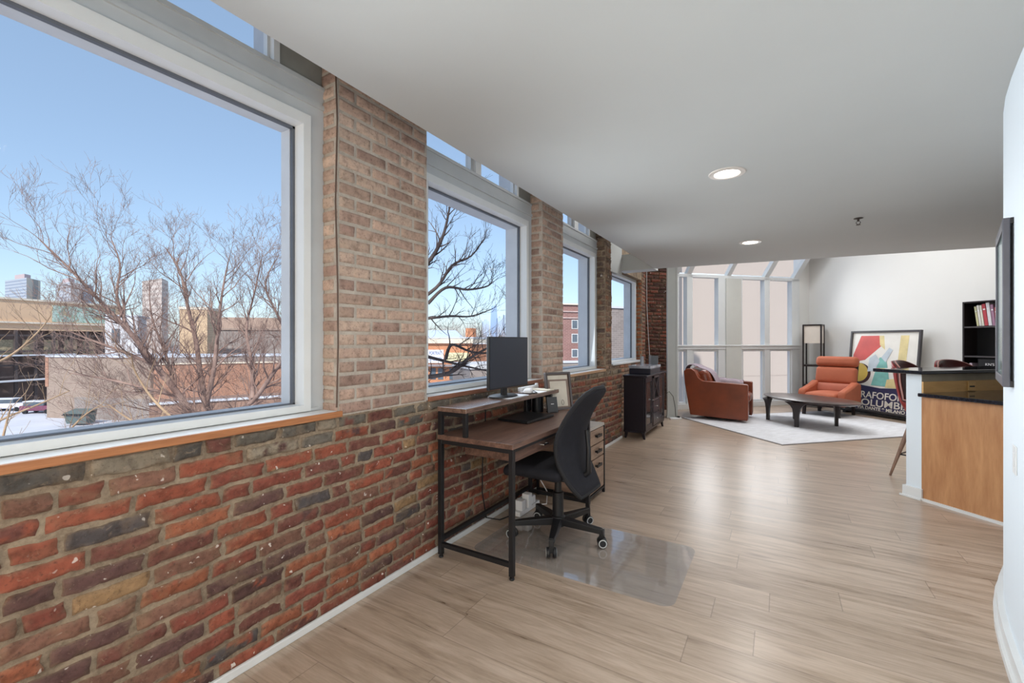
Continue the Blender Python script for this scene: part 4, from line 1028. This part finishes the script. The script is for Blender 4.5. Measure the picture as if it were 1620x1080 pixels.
M_orgb = facade('outdoor orange brick', C(212, 142, 104), C(220, 180, 150))
M_plumb = facade('outdoor plum brick', C(150, 112, 106), C(176, 150, 142))
M_win = plain('outdoor window glass', C(92, 102, 112), .15, var=.15, scale=.6)
M_wfr = plain('outdoor window frame', C(206, 206, 204), .6)
M_concrete = plain('grey render', C(150, 140, 134), .9, var=.06, scale=.4)
M_cream2 = plain('outdoor cream stone', C(226, 212, 192), .8, var=.04, scale=.5)
M_dark = plain('dark steelwork', C(84, 74, 72), .8, var=.1)
def site(name, label, cat, pxL, fL, pxR, fR, group=None):
    a = at(pxL, 540, fL); b = at(pxR, 540, fR); d = b-a
    t = thing(name, label, cat, (a.x, a.y, 0), math.atan2(d.y, d.x), group)
    return t, math.hypot(d.x, d.y)
def zz(py, f): return CH+(540-py)*f/FPX

# beige hall with a painted gable wall and the platform below it
t, L = site('beige_hall', 'long tan hall with a spray-painted mural on its wall, above the dark platform', 'building', -70, 64, 196, 86)
zt, zm, zl = 7.95, 4.35, 3.15
MB().box(0, 0, zl, L, 14, zt).build('wall', plain('tan render', C(222, 186, 152), .9, var=.03, scale=.3), t)
MB().box(-.3, -.2, zt, L+.2, 14, zt+.3).build('roof_edge', M_cream2, t)
MB().box(-.3, -.35, zm-.12, L+.2, 0, zm+.15).build('ledge', M_cream2, t)
def mural():
    q = NT('spray paint mural'); v = q.coord(); n = q.noise(v, .55, 5, .7, 2.2, 'Fac')
    q.set(Base_Color=q.ramp(n, [(.30, C(186, 170, 196)), (.42, C(150, 184, 166)), (.5, C(210, 224, 214)), (.56, C(128, 168, 150)), (.66, C(196, 166, 132))]), Roughness=.9); return q.m
MB().box(L*.50, -.05, zm+.3, L*.93, 0, zt-.5).build('mural', mural(), t)
MB().box(0, 1.2, GZ, L, 14, zl).build('platform_wall', plain('dark platform brown', C(112, 96, 90), .9, var=.15, scale=.5), t)  # dark brown wall set back under the hall
for k in range(9):
    x = 1.5+k*L/9.2; MB().box(x, -.2, GZ, x+.35, .2, zl).build('post', M_dark, t)
for z in (zl-1.0, -.4, -2.6, -4.4): MB().box(0, -.1, z, L, .12, z+.28).build('girder', M_dark, t)
for z in (-1.0, -5.0): MB().box(0, -1.2, z, L*.62, .3, z+.22).build('snowy_deck', M_snow, t)
for k in range(6):
    x = 2.4+k*L/8; MB().box(x, 1.1, -1.0, x+1.9, 1.19, 1.6).build('window', plain('tan shop glass', C(186, 170, 140), .4, var=.2), t)  # tan window panes below the hall
# white rendered building
t, L = site('white_building', 'small white rendered building between the tan hall and the brick block', 'building', 166, 72, 218, 74)
MB().box(0, 0, GZ, L, 6, zz(500, 73)).build('wall', plain('white render', C(206, 204, 206), .8, var=.04, scale=.4), t); MB().box(-.1, -.15, zz(500, 73), L+.1, 8, zz(498, 73)).build('roof_edge', M_snow, t)
MB().box(L*.2, -.04, zz(542, 73), L*.45, 0, zz(520, 73)).build('window', M_win, t)
# garage
t, L = site('garage_building', 'grey brown flat roofed garage with a snowy parapet behind the tree', 'building', 74, 60, 238, 57)
zr = zz(565, 59)
MB().box(0, 0, GZ, L, 12, zr).build('wall', facade('outdoor brown brick', C(166, 146, 132), C(178, 162, 150)), t)
MB().box(-.1, -.12, zr, L+.1, 12, zr+.2).build('snowy_coping', M_snow, t)
MB().box(L*.28, -.03, GZ, L*.99, 0, zr-5.3).build('rendered_plinth', M_concrete, t)
MB().box(-.2, -.06, zr-4, .3, .2, zr).build('corner_pier', M_redb, t)
# brick block
t, L = site('brick_block', 'long red brick block with grey roof band and snow on top', 'building', 243, 52, 520, 60)
zr = zz(562, 54)
MB().box(0, 0, GZ, L, 6, zr-.95).build('wall', M_redb, t)
MB().box(-.1, -.1, zr-.9, L, 6, zr-.2).build('roof_band', M_concrete, t)
MB().box(-.12, -.15, zr-1.05, L, .2, zr-.88).build('cornice', M_cream2, t)
MB().box(-.12, -.2, zr-.2, L, 6, zr).build('roof_snow', M_snow, t)
t, L = site('low_annex', 'low brown annex with a snow covered ledge at the foot of the brick block', 'building', 236, 42, 500, 50)
zr = zz(634, 45)
MB().box(0, 0, GZ, L, 5, zr).build('wall', plain('brown wall', C(150, 120, 104), .9, var=.08, scale=.7), t); MB().box(0, -.2, zr, L, .4, zr+.18).build('ledge_snow', M_snow, t)
# tan stair tower, brown roof
t, L = site('stair_tower', 'tan brick stair tower rising behind the brick block', 'building', 284, 75, 328, 76)
MB().box(0, 0, GZ, L, 5, zz(489, 75)).build('wall', facade('outdoor tan brick', C(210, 180, 148), C(204, 180, 150)), t); MB().box(-.1, -.1, zz(489, 75), L+.1, 5, zz(485, 75)).build('roof_edge', M_cream2, t)
t, L = site('brown_roof_house', 'wide brown roofed house behind the brick block on the right', 'building', 330, 88, 468, 92)
MB().box(0, 0, GZ, L, 8, zz(520, 90)).build('wall', M_concrete, t)
m = MB(); m.add([(0, -.3, zz(522, 90)), (L, -.3, zz(522, 90)), (L, 6, zz(500, 90)), (0, 6, zz(500, 90)), (0, 12, zz(522, 90)), (L, 12, zz(522, 90))], [(0, 1, 2, 3), (3, 2, 5, 4), (0, 3, 4), (1, 5, 2)]); m.build('roof', plain('brown shingle', C(164, 138, 120), .9, var=.08), t)
# towers on the horizon
def tower_mat(name, a, b, vert=False, sc=1.0):
    q = NT(name); v = q.coord(); sp = q.new('ShaderNodeSeparateXYZ'); q.l.new(v, sp.inputs[0])
    fz = q.math('FRACT', q.math('MULTIPLY', sp.outputs[2], .33*sc)); fx = q.math('FRACT', q.math('MULTIPLY', q.math('ADD', sp.outputs[0], sp.outputs[1]), .22*sc))
    m_ = q.math('LESS_THAN', fx, .5) if vert else q.math('LESS_THAN', fz, .5)
    q.set(Base_Color=q.mix(m_, a, b), Roughness=.8); return q.m
def tower(name, label, xs, f, top, mats, pent=None, bottom=GZ):
    A, Bc, D = at(xs[0], 540, f*1.05), at(xs[1], 540, f), at(xs[2], 540, f*1.05)
    t = thing(name, label, 'tower', (Bc.x, Bc.y, 0)); o = Vector((Bc.x, Bc.y, 0))
    P = [(p-o).to_2d() for p in (A, Bc, D, A+D-Bc)]; P = [(p.x, p.y) for p in P]
    z1 = zz(top, f); m = MB(); n = 4
    vs = [(x, y, bottom) for x, y in P]+[(x, y, z1) for x, y in P]
    m.add(vs, [(0, 1, 5, 4)], 0); m.add(vs, [(1, 2, 6, 5)], 1); m.add(vs, [(2, 3, 7, 6), (3, 0, 4, 7), (4, 5, 6, 7)], 0)
    m.build('shaft', mats, t)
    if pent:
        c = sum((Vector(p) for p in P), Vector((0, 0)))/4; w_ = [(c+(Vector(p)-c)*pent[0]) for p in P]
        MB().prism([(p.x, p.y) for p in w_], z1, zz(pent[1], f)).build('roof_plant', plain('plant room', C(196, 176, 176), .8), t)
    return t
tower('apartment_tower', 'leftmost far apartment tower, grey banded face and cream striped face', (8, 42, 64), 420, 439, [tower_mat('grey bands', C(150, 158, 172), C(178, 184, 192)), tower_mat('cream stripes', C(214, 200, 182), C(168, 160, 152), True)], (.45, 430))
tower('apartment_tower', 'far pale apartment tower, second from the left, with grey wing', (89, 112, 128), 400, 445, [tower_mat('pale bands', C(168, 170, 178), C(190, 192, 196)), plain('pale gable', C(228, 206, 192), .8)], (.5, 437))
tower('apartment_tower', 'grey banded slab tower right behind the pale tower', (126, 132, 148), 430, 448, [tower_mat('grey bands 2', C(160, 166, 176), C(186, 192, 198)), tower_mat('grey bands 3', C(160, 164, 170), C(186, 190, 194))])
tower('apartment_tower', 'broad beige tower seen through the branches of the nearest tree', (225, 256, 266), 260, 440, [tower_mat('beige bands', C(186, 168, 158), C(204, 190, 180)), tower_mat('beige bands 2', C(176, 160, 150), C(196, 182, 172))])
# snow covered van, dumpster
def vehicle(name, label, px, f, rz, L, W, H, col):
    p = at(px, 540, f); t = thing(name, label, 'vehicle', (p.x, p.y, GZ), rz); M_c = plain('car paint', col, .3)
    MB().rbox((0, 0, .35+H*.28), (L, W, H*.5), .18).build('body', M_c, t, smooth=True)
    MB().rbox((-.1*L, 0, .3+H*.68), (L*.62, W*.9, H*.42), .2).build('cabin', M_win, t, smooth=True)
    MB().rbox((-.1*L, 0, .36+H*.9), (L*.62, W*.92, .16), .07).build('roof_snow', M_snow, t, smooth=True)
    for x in (-.32*L, .32*L):
        for y in (-W*.46, W*.46): MB().lathe([(0, -.11), (.33, -.11), (.33, .11), (0, .11)], 16, T(x, y, .33) @ Matrix.Rotation(PI/2, 4, 'X')).build('wheel', M_black, t)
vehicle('parked_car', 'snow topped pale car parked by the tan hall, far left', 16, 66, TH+.2, 4.6, 1.8, 1.6, C(206, 204, 214))
vehicle('parked_car', 'snow topped maroon car parked nearer the garage corner', 66, 64, TH+.1, 4.5, 1.8, 1.5, C(120, 70, 90))
p = at(128, 540, 55); t = thing('dumpster', 'dark green dumpster standing before the grey garage wall', 'dumpster', (p.x, p.y, GZ), TH)
m = MB(); m.add([(-1.2, -.6, .2), (1.2, -.6, .2), (1.2, .6, .2), (-1.2, .6, .2), (-1.4, -.8, 1.5), (1.4, -.8, 1.5), (1.4, .7, 1.9), (-1.4, .7, 1.9)], [(3, 2, 1, 0), (4, 5, 6, 7), (0, 1, 5, 4), (1, 2, 6, 5), (2, 3, 7, 6), (3, 0, 4, 7)]); m.build('bin', plain('dumpster green', C(96, 108, 106), .6), t)
MB().box(-1.42, -.82, 1.5, 1.42, .72, 1.56, 0, Matrix.Rotation(math.radians(15), 4, 'X') @ T(0, .2, .0)).build('lid', M_black, t)

# view from the second window
t, L = site('corner_shop', 'low orange brick shop with two signs and a cream cornice', 'building', 640, 60, 746, 58)
zr = zz(534, 59)
MB().box(0, 0, GZ, L, 10, zr-.9).build('wall', M_orgb, t); MB().box(-.1, -.3, zr-.75, L+.25, 10, zr-.1).build('cornice', M_cream2, t); MB().box(-.1, -.35, zr-.1, L+.3, 10, zr+.08).build('roof_snow', M_snow, t)
MB().box(-.1, -.22, zr-.9, L+.2, 0, zr-.75).build('string_course', plain('brown course', C(150, 104, 84), .8), t)
def sx(px): return L*(px-640)/106.0
sg = MB().box(sx(678), -.16, zz(574, 59), sx(703), -.0, zz(553, 59)).build('shop_sign', plain('white sign', C(226, 228, 236), .5), t)
Ms_ = T(0, -.17, 0) @ Matrix.Rotation(PI/2, 4, 'X')
M_blue = plain('sign blue', C(72, 92, 150), .5)
for body, py in (('PORTRAIT', 558.5), ('STUDIO', 568)): text_mesh(body, .62, M_blue, 'lettering', sg, Ms_ @ T(sx(690.5), zz(py, 59), 0), width=1.75, extrude=.01)
sg = MB().box(sx(706), -.16, zz(570.5, 59), sx(742), -.0, zz(557.5, 59)).build('shop_sign', plain('cream sign', C(226, 216, 176), .5), t)
text_mesh('SHUTTL', .8, plain('sign brown', C(150, 140, 110), .5), 'lettering', sg, Ms_ @ T(sx(724), zz(564, 59), 0), width=2.3, extrude=.01)
for px in (682, 694, 712, 728): MB().box(sx(px), -.05, zz(600, 59), sx(px)+.75, 0, zz(582, 59)).build('shop_window', M_win, t)
MB().box(sx(676), -.9, zz(579, 59), sx(744), 0, zz(576, 59)).build('awning', plain('grey awning', C(150, 140, 140), .7), t)
MB().box(sx(735), .5, zr, sx(746), 2.0, zz(519, 59)).build('chimney', M_orgb, t)
t, L = site('snowy_roof_house', 'house with a blue-white snowy roof behind the orange shop', 'building', 655, 72, 733, 74)
MB().box(0, 0, GZ, L, 8, zz(534, 73)).build('wall', M_plumb, t)
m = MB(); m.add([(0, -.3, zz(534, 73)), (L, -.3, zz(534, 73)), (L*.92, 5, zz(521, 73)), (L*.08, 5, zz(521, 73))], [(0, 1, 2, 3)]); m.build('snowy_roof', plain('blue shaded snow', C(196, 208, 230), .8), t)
t, L = site('low_garage', 'low grey garage with pale roof right of the orange shop', 'building', 744, 50, 800, 52)
MB().box(0, 0, GZ, L, 6, zz(583, 51)).build('wall', M_concrete, t); MB().box(-.1, -.2, zz(583, 51), L, 6, zz(575, 51)).build('roof_slab', plain('pale roof', C(206, 208, 210), .7), t)
t, L = site('row_of_shops', 'far row of low snowy buildings under the skyline', 'building', 742, 78, 812, 80)
MB().box(0, 0, GZ, L, 8, zz(545, 79)).build('wall', plain('far grey', C(168, 164, 166), .9, var=.12, scale=.3), t); MB().box(0, -.2, zz(545, 79), L, 8, zz(542, 79)).build('roof_snow', M_snow, t)
# skyline
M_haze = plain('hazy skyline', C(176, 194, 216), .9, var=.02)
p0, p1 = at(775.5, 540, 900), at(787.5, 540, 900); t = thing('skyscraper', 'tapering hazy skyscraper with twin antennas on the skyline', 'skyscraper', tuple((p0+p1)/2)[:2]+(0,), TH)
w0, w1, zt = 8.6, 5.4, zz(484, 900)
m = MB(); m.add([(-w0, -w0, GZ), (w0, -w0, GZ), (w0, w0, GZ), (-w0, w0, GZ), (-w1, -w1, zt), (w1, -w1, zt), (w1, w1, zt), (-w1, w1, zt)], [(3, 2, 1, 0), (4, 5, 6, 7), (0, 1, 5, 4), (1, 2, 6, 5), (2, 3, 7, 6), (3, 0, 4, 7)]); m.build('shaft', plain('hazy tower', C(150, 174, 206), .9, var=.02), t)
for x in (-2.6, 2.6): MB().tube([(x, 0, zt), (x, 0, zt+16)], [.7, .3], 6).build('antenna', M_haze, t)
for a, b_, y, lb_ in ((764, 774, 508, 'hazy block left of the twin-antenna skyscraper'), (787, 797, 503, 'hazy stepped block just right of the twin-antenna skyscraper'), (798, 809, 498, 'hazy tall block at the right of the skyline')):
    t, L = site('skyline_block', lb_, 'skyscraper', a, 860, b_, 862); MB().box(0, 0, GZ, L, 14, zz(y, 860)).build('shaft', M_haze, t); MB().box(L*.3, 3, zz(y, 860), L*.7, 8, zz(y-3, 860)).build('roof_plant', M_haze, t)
# view from the third and fourth windows
t, L = site('plum_apartments', 'plum brick apartment house seen through the third window', 'building', 858, 44, 962, 46)
zr = zz(482, 45)
MB().box(0, 0, GZ, L, 10, zr).build('wall', M_plumb, t); MB().box(-.1, -.12, zr-.75, L, 0, zr-.65).build('string_course', plain('stone course', C(190, 170, 164), .8), t); MB().box(-.1, -.12, zr-1.4, L, 0, zr-1.3).build('string_course', plain('stone course', C(190, 170, 164), .8), t)
MB().box(-.1, -.2, zr-.02, L, 10, zr+.1).build('coping', M_cream2, t)
for px in (873, 904, 934):
    for y0, y1 in ((507, 519), (529, 541), (553, 564)):
        x0 = L*(px-858)/104; f = MB().box(x0-.08, -.06, zz(y1, 45)-.08, x0+.62, -.0, zz(y0, 45)+.08).build('window', M_wfr, t); MB().box(x0, -.07, zz(y1, 45), x0+.54, -.06, zz(y0, 45)).build('pane', M_win, f)
MB().box(0, -2, GZ, L, 0, zz(572, 45)).build('porch', M_concrete, t); MB().box(0, -2.1, zz(572, 45), L, 0, zz(570, 45)).build('porch_snow', M_snow, t)
t, L = site('grey_house', 'grey house with a snow capped top seen through the fourth window', 'building', 962, 30, 1004, 31)
MB().box(0, 0, GZ, L, 1.4, zz(487, 30)).build('wall', facade('outdoor grey brick', C(150, 140, 136), C(170, 160, 156)), t); MB().box(-.1, -.1, zz(487, 30), L, 1.4, zz(484, 30)).build('roof_snow', M_snow, t)
# pale neighbour beyond the bay
t = thing('stucco_building', 'large blank pale stucco building filling the bay windows', 'building', tuple((T(0, 8.88, 0) @ RZ(PI/4)) @ Vector((3.41, 4.4, 0))), PI/4)
MB().box(0, 0, GZ, 16, .35, 12).build('wall', plain('pale pink stucco', C(176, 163, 153), .9, var=.012, scale=.4), t)
for z in (-3.1, .2, 3.4, 6.6): MB().box(-.01, -.006, z, 16, 0, z+.025).build('joint_line', plain('stucco joint', C(164, 151, 142), .9), t)
p = at(1073, 540, 17)
t = thing('stone_wall', 'rough grey stone garden wall left of the pale stucco building', 'wall', (p.x, p.y, 0), TH)
MB().box(-1.5, 0, GZ, 1.2, .5, zz(499, 17)).build('masonry', mortar('rough grey stone', C(120, 116, 112), C(186, 182, 178)), t); MB().box(-1.5, -.05, zz(499, 17), 1.2, .55, zz(497, 17)).build('coping', M_snow, t)

# ------------------------------------------------------------------ bare winter trees
def bark(name, a, b):
    t = NT(name); g = t.new('ShaderNodeNewGeometry'); n = t.noise(g.outputs['Position'], 3, 4)
    t.set(Base_Color=t.ramp(n, [(.35, a), (.65, b)]), Roughness=.9); t.b.inputs['Specular IOR Level'].default_value = .15; return t.m
def limb(mb, pts, rads, rng, n=7):
    mb.tube(pts, rads, n, cap=False)
def smooth_path(ctrl, k=5):
    out = []
    for i in range(len(ctrl)-1):
        p0 = ctrl[max(i-1, 0)]; p1 = ctrl[i]; p2 = ctrl[i+1]; p3 = ctrl[min(i+2, len(ctrl)-1)]
        for j in range(k):
            t = j/k; out.append(.5*((2*p1)+(p2-p0)*t+(2*p0-5*p1+4*p2-p3)*t*t+(3*p1-p0-3*p2+p3)*t**3))
    out.append(ctrl[-1]); return out
def grow(mb, p, d, L, r, lvl, rng, up=.25, kids=(0, 5, 6, 7), wob=.22, spread=(.45, .95)):
    n = max(3, int(3+lvl)); pts = [p]; dd = d.normalized(); seg = L/n
    for i in range(n):
        dd = (dd+Vector((rng.uniform(-1, 1), rng.uniform(-1, 1), rng.uniform(-1, 1)+up*.8))*wob).normalized()
        pts.append(pts[-1]+dd*seg)
    rr = [max(.0016, r*(1-.75*i/n)) for i in range(n+1)]
    mb.tube(pts, rr, 5 if r > .012 else (4 if r > .006 else 3), cap=False)
    if lvl <= 0: return
    for k in range(kids[min(lvl, len(kids)-1)]):
        t = rng.uniform(.2, 1.0); i = min(n-1, int(t*n)); q = pts[i].lerp(pts[i+1], t*n-i); base = (pts[i+1]-pts[i]).normalized()
        a = base.orthogonal().normalized(); a.rotate(Matrix.Rotation(rng.uniform(0, 2*PI), 3, base))
        s = rng.uniform(*spread); nd = (base*math.cos(s)+a*math.sin(s)+Vector((0, 0, up*.7)))
        grow(mb, q, nd, L*rng.uniform(.38, .68), max(.002, rr[i]*.6), lvl-1, rng, up, kids, wob, spread)
def tree(name, label, limbs, mat, seed, lvl, kids, every=1, twigL=(.7, 1.3), up=.28, group=None, start=.12):
    rng = random.Random(seed); mb = MB()
    for ctrl, r0, r1 in limbs:
        path = smooth_path([Vector(c) for c in ctrl]); k = len(path)
        mb.tube(path, [r0+(r1-r0)*i/(k-1) for i in range(k)], 8, cap=False)
        for i in range(int(k*start), k, every):
            base = (path[min(i+1, k-1)]-path[max(i-1, 0)]).normalized(); rr = r0+(r1-r0)*i/(k-1)
            a = base.orthogonal().normalized(); a.rotate(Matrix.Rotation(rng.uniform(0, 2*PI), 3, base)); s = rng.uniform(.5, 1.1)
            grow(mb, path[i], base*math.cos(s)+a*math.sin(s)+Vector((0, 0, up*.6)), rng.uniform(*twigL), max(.004, min(.02, rr*.5)), lvl, rng, up, kids)
    o = mb.build(name, mat, smooth=True, angle=180); return tag(o, label, 'tree', group)
B1 = bark('bark brown', C(128, 104, 96), C(172, 146, 134)); B2 = bark('bark grey', C(70, 62, 62), C(112, 100, 96)); B3 = bark('pale twig bark', C(150, 124, 100), C(196, 168, 138))
def A(px, py, f): return tuple(at(px, py, f))
root = A(338, 760, 9.5)
tree('bare_tree', 'big leafless many-branched tree outside the first window', [
    ([A(352, 900, 9.6), root, A(322, 690, 9.4), A(285, 628, 9.2), A(248, 580, 9.0), A(205, 525, 8.8), A(160, 478, 8.6), A(110, 425, 8.5), A(62, 378, 8.4)], .105, .010),
    ([root, A(330, 660, 9.6), A(318, 600, 9.8), A(310, 540, 9.9), A(296, 480, 10), A(285, 430, 10.1), A(262, 392, 10.2)], .085, .010),
    ([A(326, 640, 9.6), A(338, 585, 9.5), A(345, 520, 9.4), A(352, 460, 9.3), A(362, 410, 9.2)], .06, .009),
    ([root, A(372, 668, 9.3), A(408, 625, 9.1), A(436, 585, 9.0), A(470, 545, 8.9), A(520, 500, 8.8)], .07, .012),
    ([A(400, 630, 9.1), A(398, 575, 9.3), A(390, 520, 9.5), A(402, 465, 9.6), A(415, 405, 9.7)], .045, .008),
    ([A(470, 560, 10.5), A(440, 500, 10.4), A(420, 450, 10.3), A(440, 405, 10.3)], .04, .008),
    ([A(248, 580, 9.0), A(205, 560, 8.7), A(150, 540, 8.5), A(100, 520, 8.3)], .04, .008),
    ([A(285, 628, 9.2), A(235, 615, 8.8), A(170, 600, 8.5), A(110, 590, 8.2)], .04, .008),
    ([A(205, 525, 8.8), A(185, 470, 8.9), A(190, 420, 9.0), A(175, 375, 9.0)], .035, .007),
    ([A(280, 625, 9.2), A(262, 560, 9.4), A(240, 500, 9.5), A(236, 440, 9.6)], .035, .007),
    ([root, A(300, 735, 8.9), A(240, 700, 8.6), A(180, 680, 8.3)], .05, .009),
    ([A(500, 640, 11), A(470, 600, 11), A(452, 560, 11), A(462, 500, 11), A(450, 440, 11)], .04, .008), ([A(380, 690, 10), A(300, 660, 9.8), A(240, 650, 9.6), A(190, 640, 9.5)], .03, .008), ([A(520, 720, 10.5), A(440, 680, 10.3), A(400, 640, 10.2), A(380, 590, 10.2)], .035, .008),
], B1, 11, 3, (0, 3, 4, 5), 1, (.6, 1.15), .30)
tree('bare_tree', 'dark sparse branches of a nearer tree crossing the second window', [
    ([A(560, 560, 7.5), A(620, 470, 7.2), A(677, 415, 7.0), A(700, 375, 6.9), A(710, 335, 6.9), A(712, 318, 6.9)], .05, .007),
    ([A(640, 490, 7.1), A(690, 455, 7.0), A(715, 420, 6.9), A(745, 405, 6.8), A(766, 378, 6.8)], .034, .006),
    ([A(677, 480, 7.0), A(705, 455, 7.0), A(740, 458, 6.9), A(772, 452, 6.9), A(780, 440, 6.9)], .028, .006),
    ([A(600, 505, 7.4), A(660, 505, 7.2), A(710, 500, 7.1), A(745, 500, 7.0), A(780, 488, 7.0)], .03, .006),
    ([A(560, 620, 7.4), A(650, 600, 7.2), A(710, 590, 7.0), A(745, 565, 7.0), A(790, 540, 6.9)], .05, .010),
    ([A(705, 568, 7.0), A(715, 545, 7.0), A(745, 556, 7.0), A(790, 560, 7.0)], .03, .008),
    ([A(660, 560, 7.1), A(700, 570, 7.0), A(740, 580, 7.0), A(790, 590, 7.0)], .03, .008),
    ([A(800, 560, 8.0), A(802, 510, 8.0), A(806, 460, 8.0)], .02, .006),
], B2, 23, 2, (0, 3, 3), 1, (.25, .55), .30, start=.25)
tree('young_tree', 'slender pale twigs of a small tree close below the first window', [
    ([A(-60, 700, 5.2), A(0, 665, 5.1), A(60, 640, 5.0), A(110, 618, 4.9)], .018, .005), ([A(-40, 590, 5.0), A(20, 560, 5.0), A(60, 525, 5.0), A(80, 500, 5.0)], .016, .004),
    ([A(60, 760, 4.6), A(95, 700, 4.6), A(130, 660, 4.7), A(160, 640, 4.8)], .016, .004), ([A(-10, 760, 4.4), A(5, 690, 4.4), A(18, 640, 4.4)], .016, .005),
    ([A(300, 720, 5.4), A(250, 690, 5.3), A(200, 660, 5.2), A(172, 640, 5.2)], .018, .005), ([A(320, 700, 5.6), A(250, 640, 5.5), A(215, 590, 5.5), A(208, 560, 5.4)], .02, .005),
    ([A(120, 740, 4.8), A(160, 690, 4.9), A(250, 672, 5.2)], .014, .004),
], B3, 5, 1, (0, 2, 3), 2, (.22, .5), .45)
# distant trees: one grown, the others copied
dr_ = MB(); rng = random.Random(3)
for k in range(5):
    a = k*2*PI/5; grow(dr_, Vector((0, 0, 3.0)), Vector((math.cos(a)*.5, math.sin(a)*.5, 1)), 5.5, .14, 3, rng, .3, (0, 5, 6, 6), .16)
dr_.tube([(0, 0, 0), (0, 0, 3.4)], [.28, .2], 8)
far0 = None
for i, (px, f, s, lb_) in enumerate(((686, 92, 1.2, 'hazy bare street tree left behind the orange shop'), (704, 104, 1.25, 'hazy bare street tree above the snowy roof'), (722, 116, 1.3, 'hazy bare street tree behind the shop chimney'), (748, 128, 1.3, 'hazy bare street tree right of the shop chimney'), (764, 140, 1.35, 'hazy bare street tree below the left skyline block'), (786, 152, 1.35, 'hazy bare street tree below the twin-antenna skyscraper'), (802, 164, 1.4, 'hazy bare street tree at the right edge of the second window'), (215, 105, 1.2, 'hazy bare street tree behind the white building'), (272, 100, 1.25, 'hazy bare street tree left of the tan stair tower'))):
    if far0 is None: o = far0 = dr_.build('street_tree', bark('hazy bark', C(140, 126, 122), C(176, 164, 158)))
    else: o = far0.copy(); COL.objects.link(o)
    p = at(px, 540, f); o.location = (p.x, p.y, GZ); o.rotation_euler = (0, 0, i*1.1); o.scale = (s, s, s*1.12); tag(o, lb_, 'tree', 'far street trees')
# ------------------------------------------------------------------ world and lights
w = bpy.data.worlds.new('world'); SC.world = w; w.use_nodes = True
nt = w.node_tree; bg = nt.nodes['Background']
sky = nt.nodes.new('ShaderNodeTexSky'); sky.sky_type = 'NISHITA'; sky.sun_disc = False
sky.sun_elevation = math.radians(48); sky.sun_rotation = math.radians(150); sky.air_density = 1.0; sky.dust_density = .7; sky.ozone_density = 2.0; sky.altitude = 100
hs = nt.nodes.new('ShaderNodeHueSaturation'); hs.inputs['Saturation'].default_value = .92; hs.inputs['Value'].default_value = 1
nt.links.new(sky.outputs[0], hs.inputs['Color']); mxw = nt.nodes.new('ShaderNodeMix'); mxw.data_type = 'RGBA'; mxw.inputs[0].default_value = .45; mxw.inputs[7].default_value = (1.9, 2.75, 3.75, 1)
nt.links.new(hs.outputs[0], mxw.inputs[6]); nt.links.new(mxw.outputs[2], bg.inputs['Color']); bg.inputs['Strength'].default_value = .215

def lamp(name, typ, loc, energy, col=(1, 1, 1), size=1, size_y=None, aim=None):
    d = bpy.data.lights.new(name, typ); d.energy = energy; d.color = col
    if typ == 'AREA':
        d.size = size
        if 'daylight' in name: d.spread = math.radians(115)
        if size_y: d.shape = 'RECTANGLE'; d.size_y = size_y
    elif typ == 'SUN': d.angle = math.radians(1.5)
    else: d.shadow_soft_size = size
    o = bpy.data.objects.new(name, d); COL.objects.link(o); o.location = loc
    if aim is not None: o.rotation_euler = (Vector(aim)-Vector(loc)).to_track_quat('-Z', 'Y').to_euler()
    return o
lamp('sun', 'SUN', (20, -20, 30), 4.3, (1, .95, .88), aim=(-2, 8, 0))
lamp('loft_fill', 'AREA', (3.3, 8.1, 4.5), 112, (1, .985, .965), 3.0, 2.4, aim=(2.5, 6.4, 0))  # added overhead fill, no lamp hangs in the loft
lamp('bay_fill', 'AREA', (1.1, 8.6, 4.4), 90, (.95, .98, 1), 1.6, 1.2, aim=(1.6, 8.6, 0))  # added fill high up by the bay, not a fitting
lamp('hall_fill', 'AREA', (1.2, -2.5, 1.35), 70, (1, .9, .76), 2.8, 2.0, aim=(1.7, 5, 1.9))  # added warm fill behind the camera
for y0, y1, e in ((-.45, 1.25, 29), (2.2, 3.45, 19), (4.2, 5.2, 12)):
    lamp('window_daylight', 'AREA', (-.09, (y0+y1)/2, 1.6), e, (.86, .94, 1), y1-y0, 1.05, aim=(3, (y0+y1)/2, 1.25))  # area lamp added inside each window to strengthen the daylight
for s_, w_, e in ((.84, .55, 10), (1.97, .5, 10), (2.64, .5, 10)):
    p_ = T(0, 8.88, 0) @ RZ(PI/4) @ Vector((s_, -.06, 1.9)); q_ = T(0, 8.88, 0) @ RZ(PI/4) @ Vector((s_, -3, 1.6))
    lamp('bay_daylight', 'AREA', tuple(p_), e, (.93, .97, 1), w_, 1.3, aim=tuple(q_))  # fill lamps added inside the bay panes as well
for x, y in ((1.53, .6), (1.548, 3.264), (1.571, 5.665)):  # first spot is added fill without a fitting, the others sit at ceiling lights
    o = lamp('recessed_and_fill_spot', 'SPOT', (x, y, 2.425), 36, (1, .96, .91), .07, aim=(x, y, 0)); o.data.spot_size = math.radians(165); o.data.spot_blend = .6
SC.view_settings.view_transform = 'Standard'; SC.view_settings.look = 'None'
SC.view_settings.exposure = 0; SC.view_settings.gamma = 1
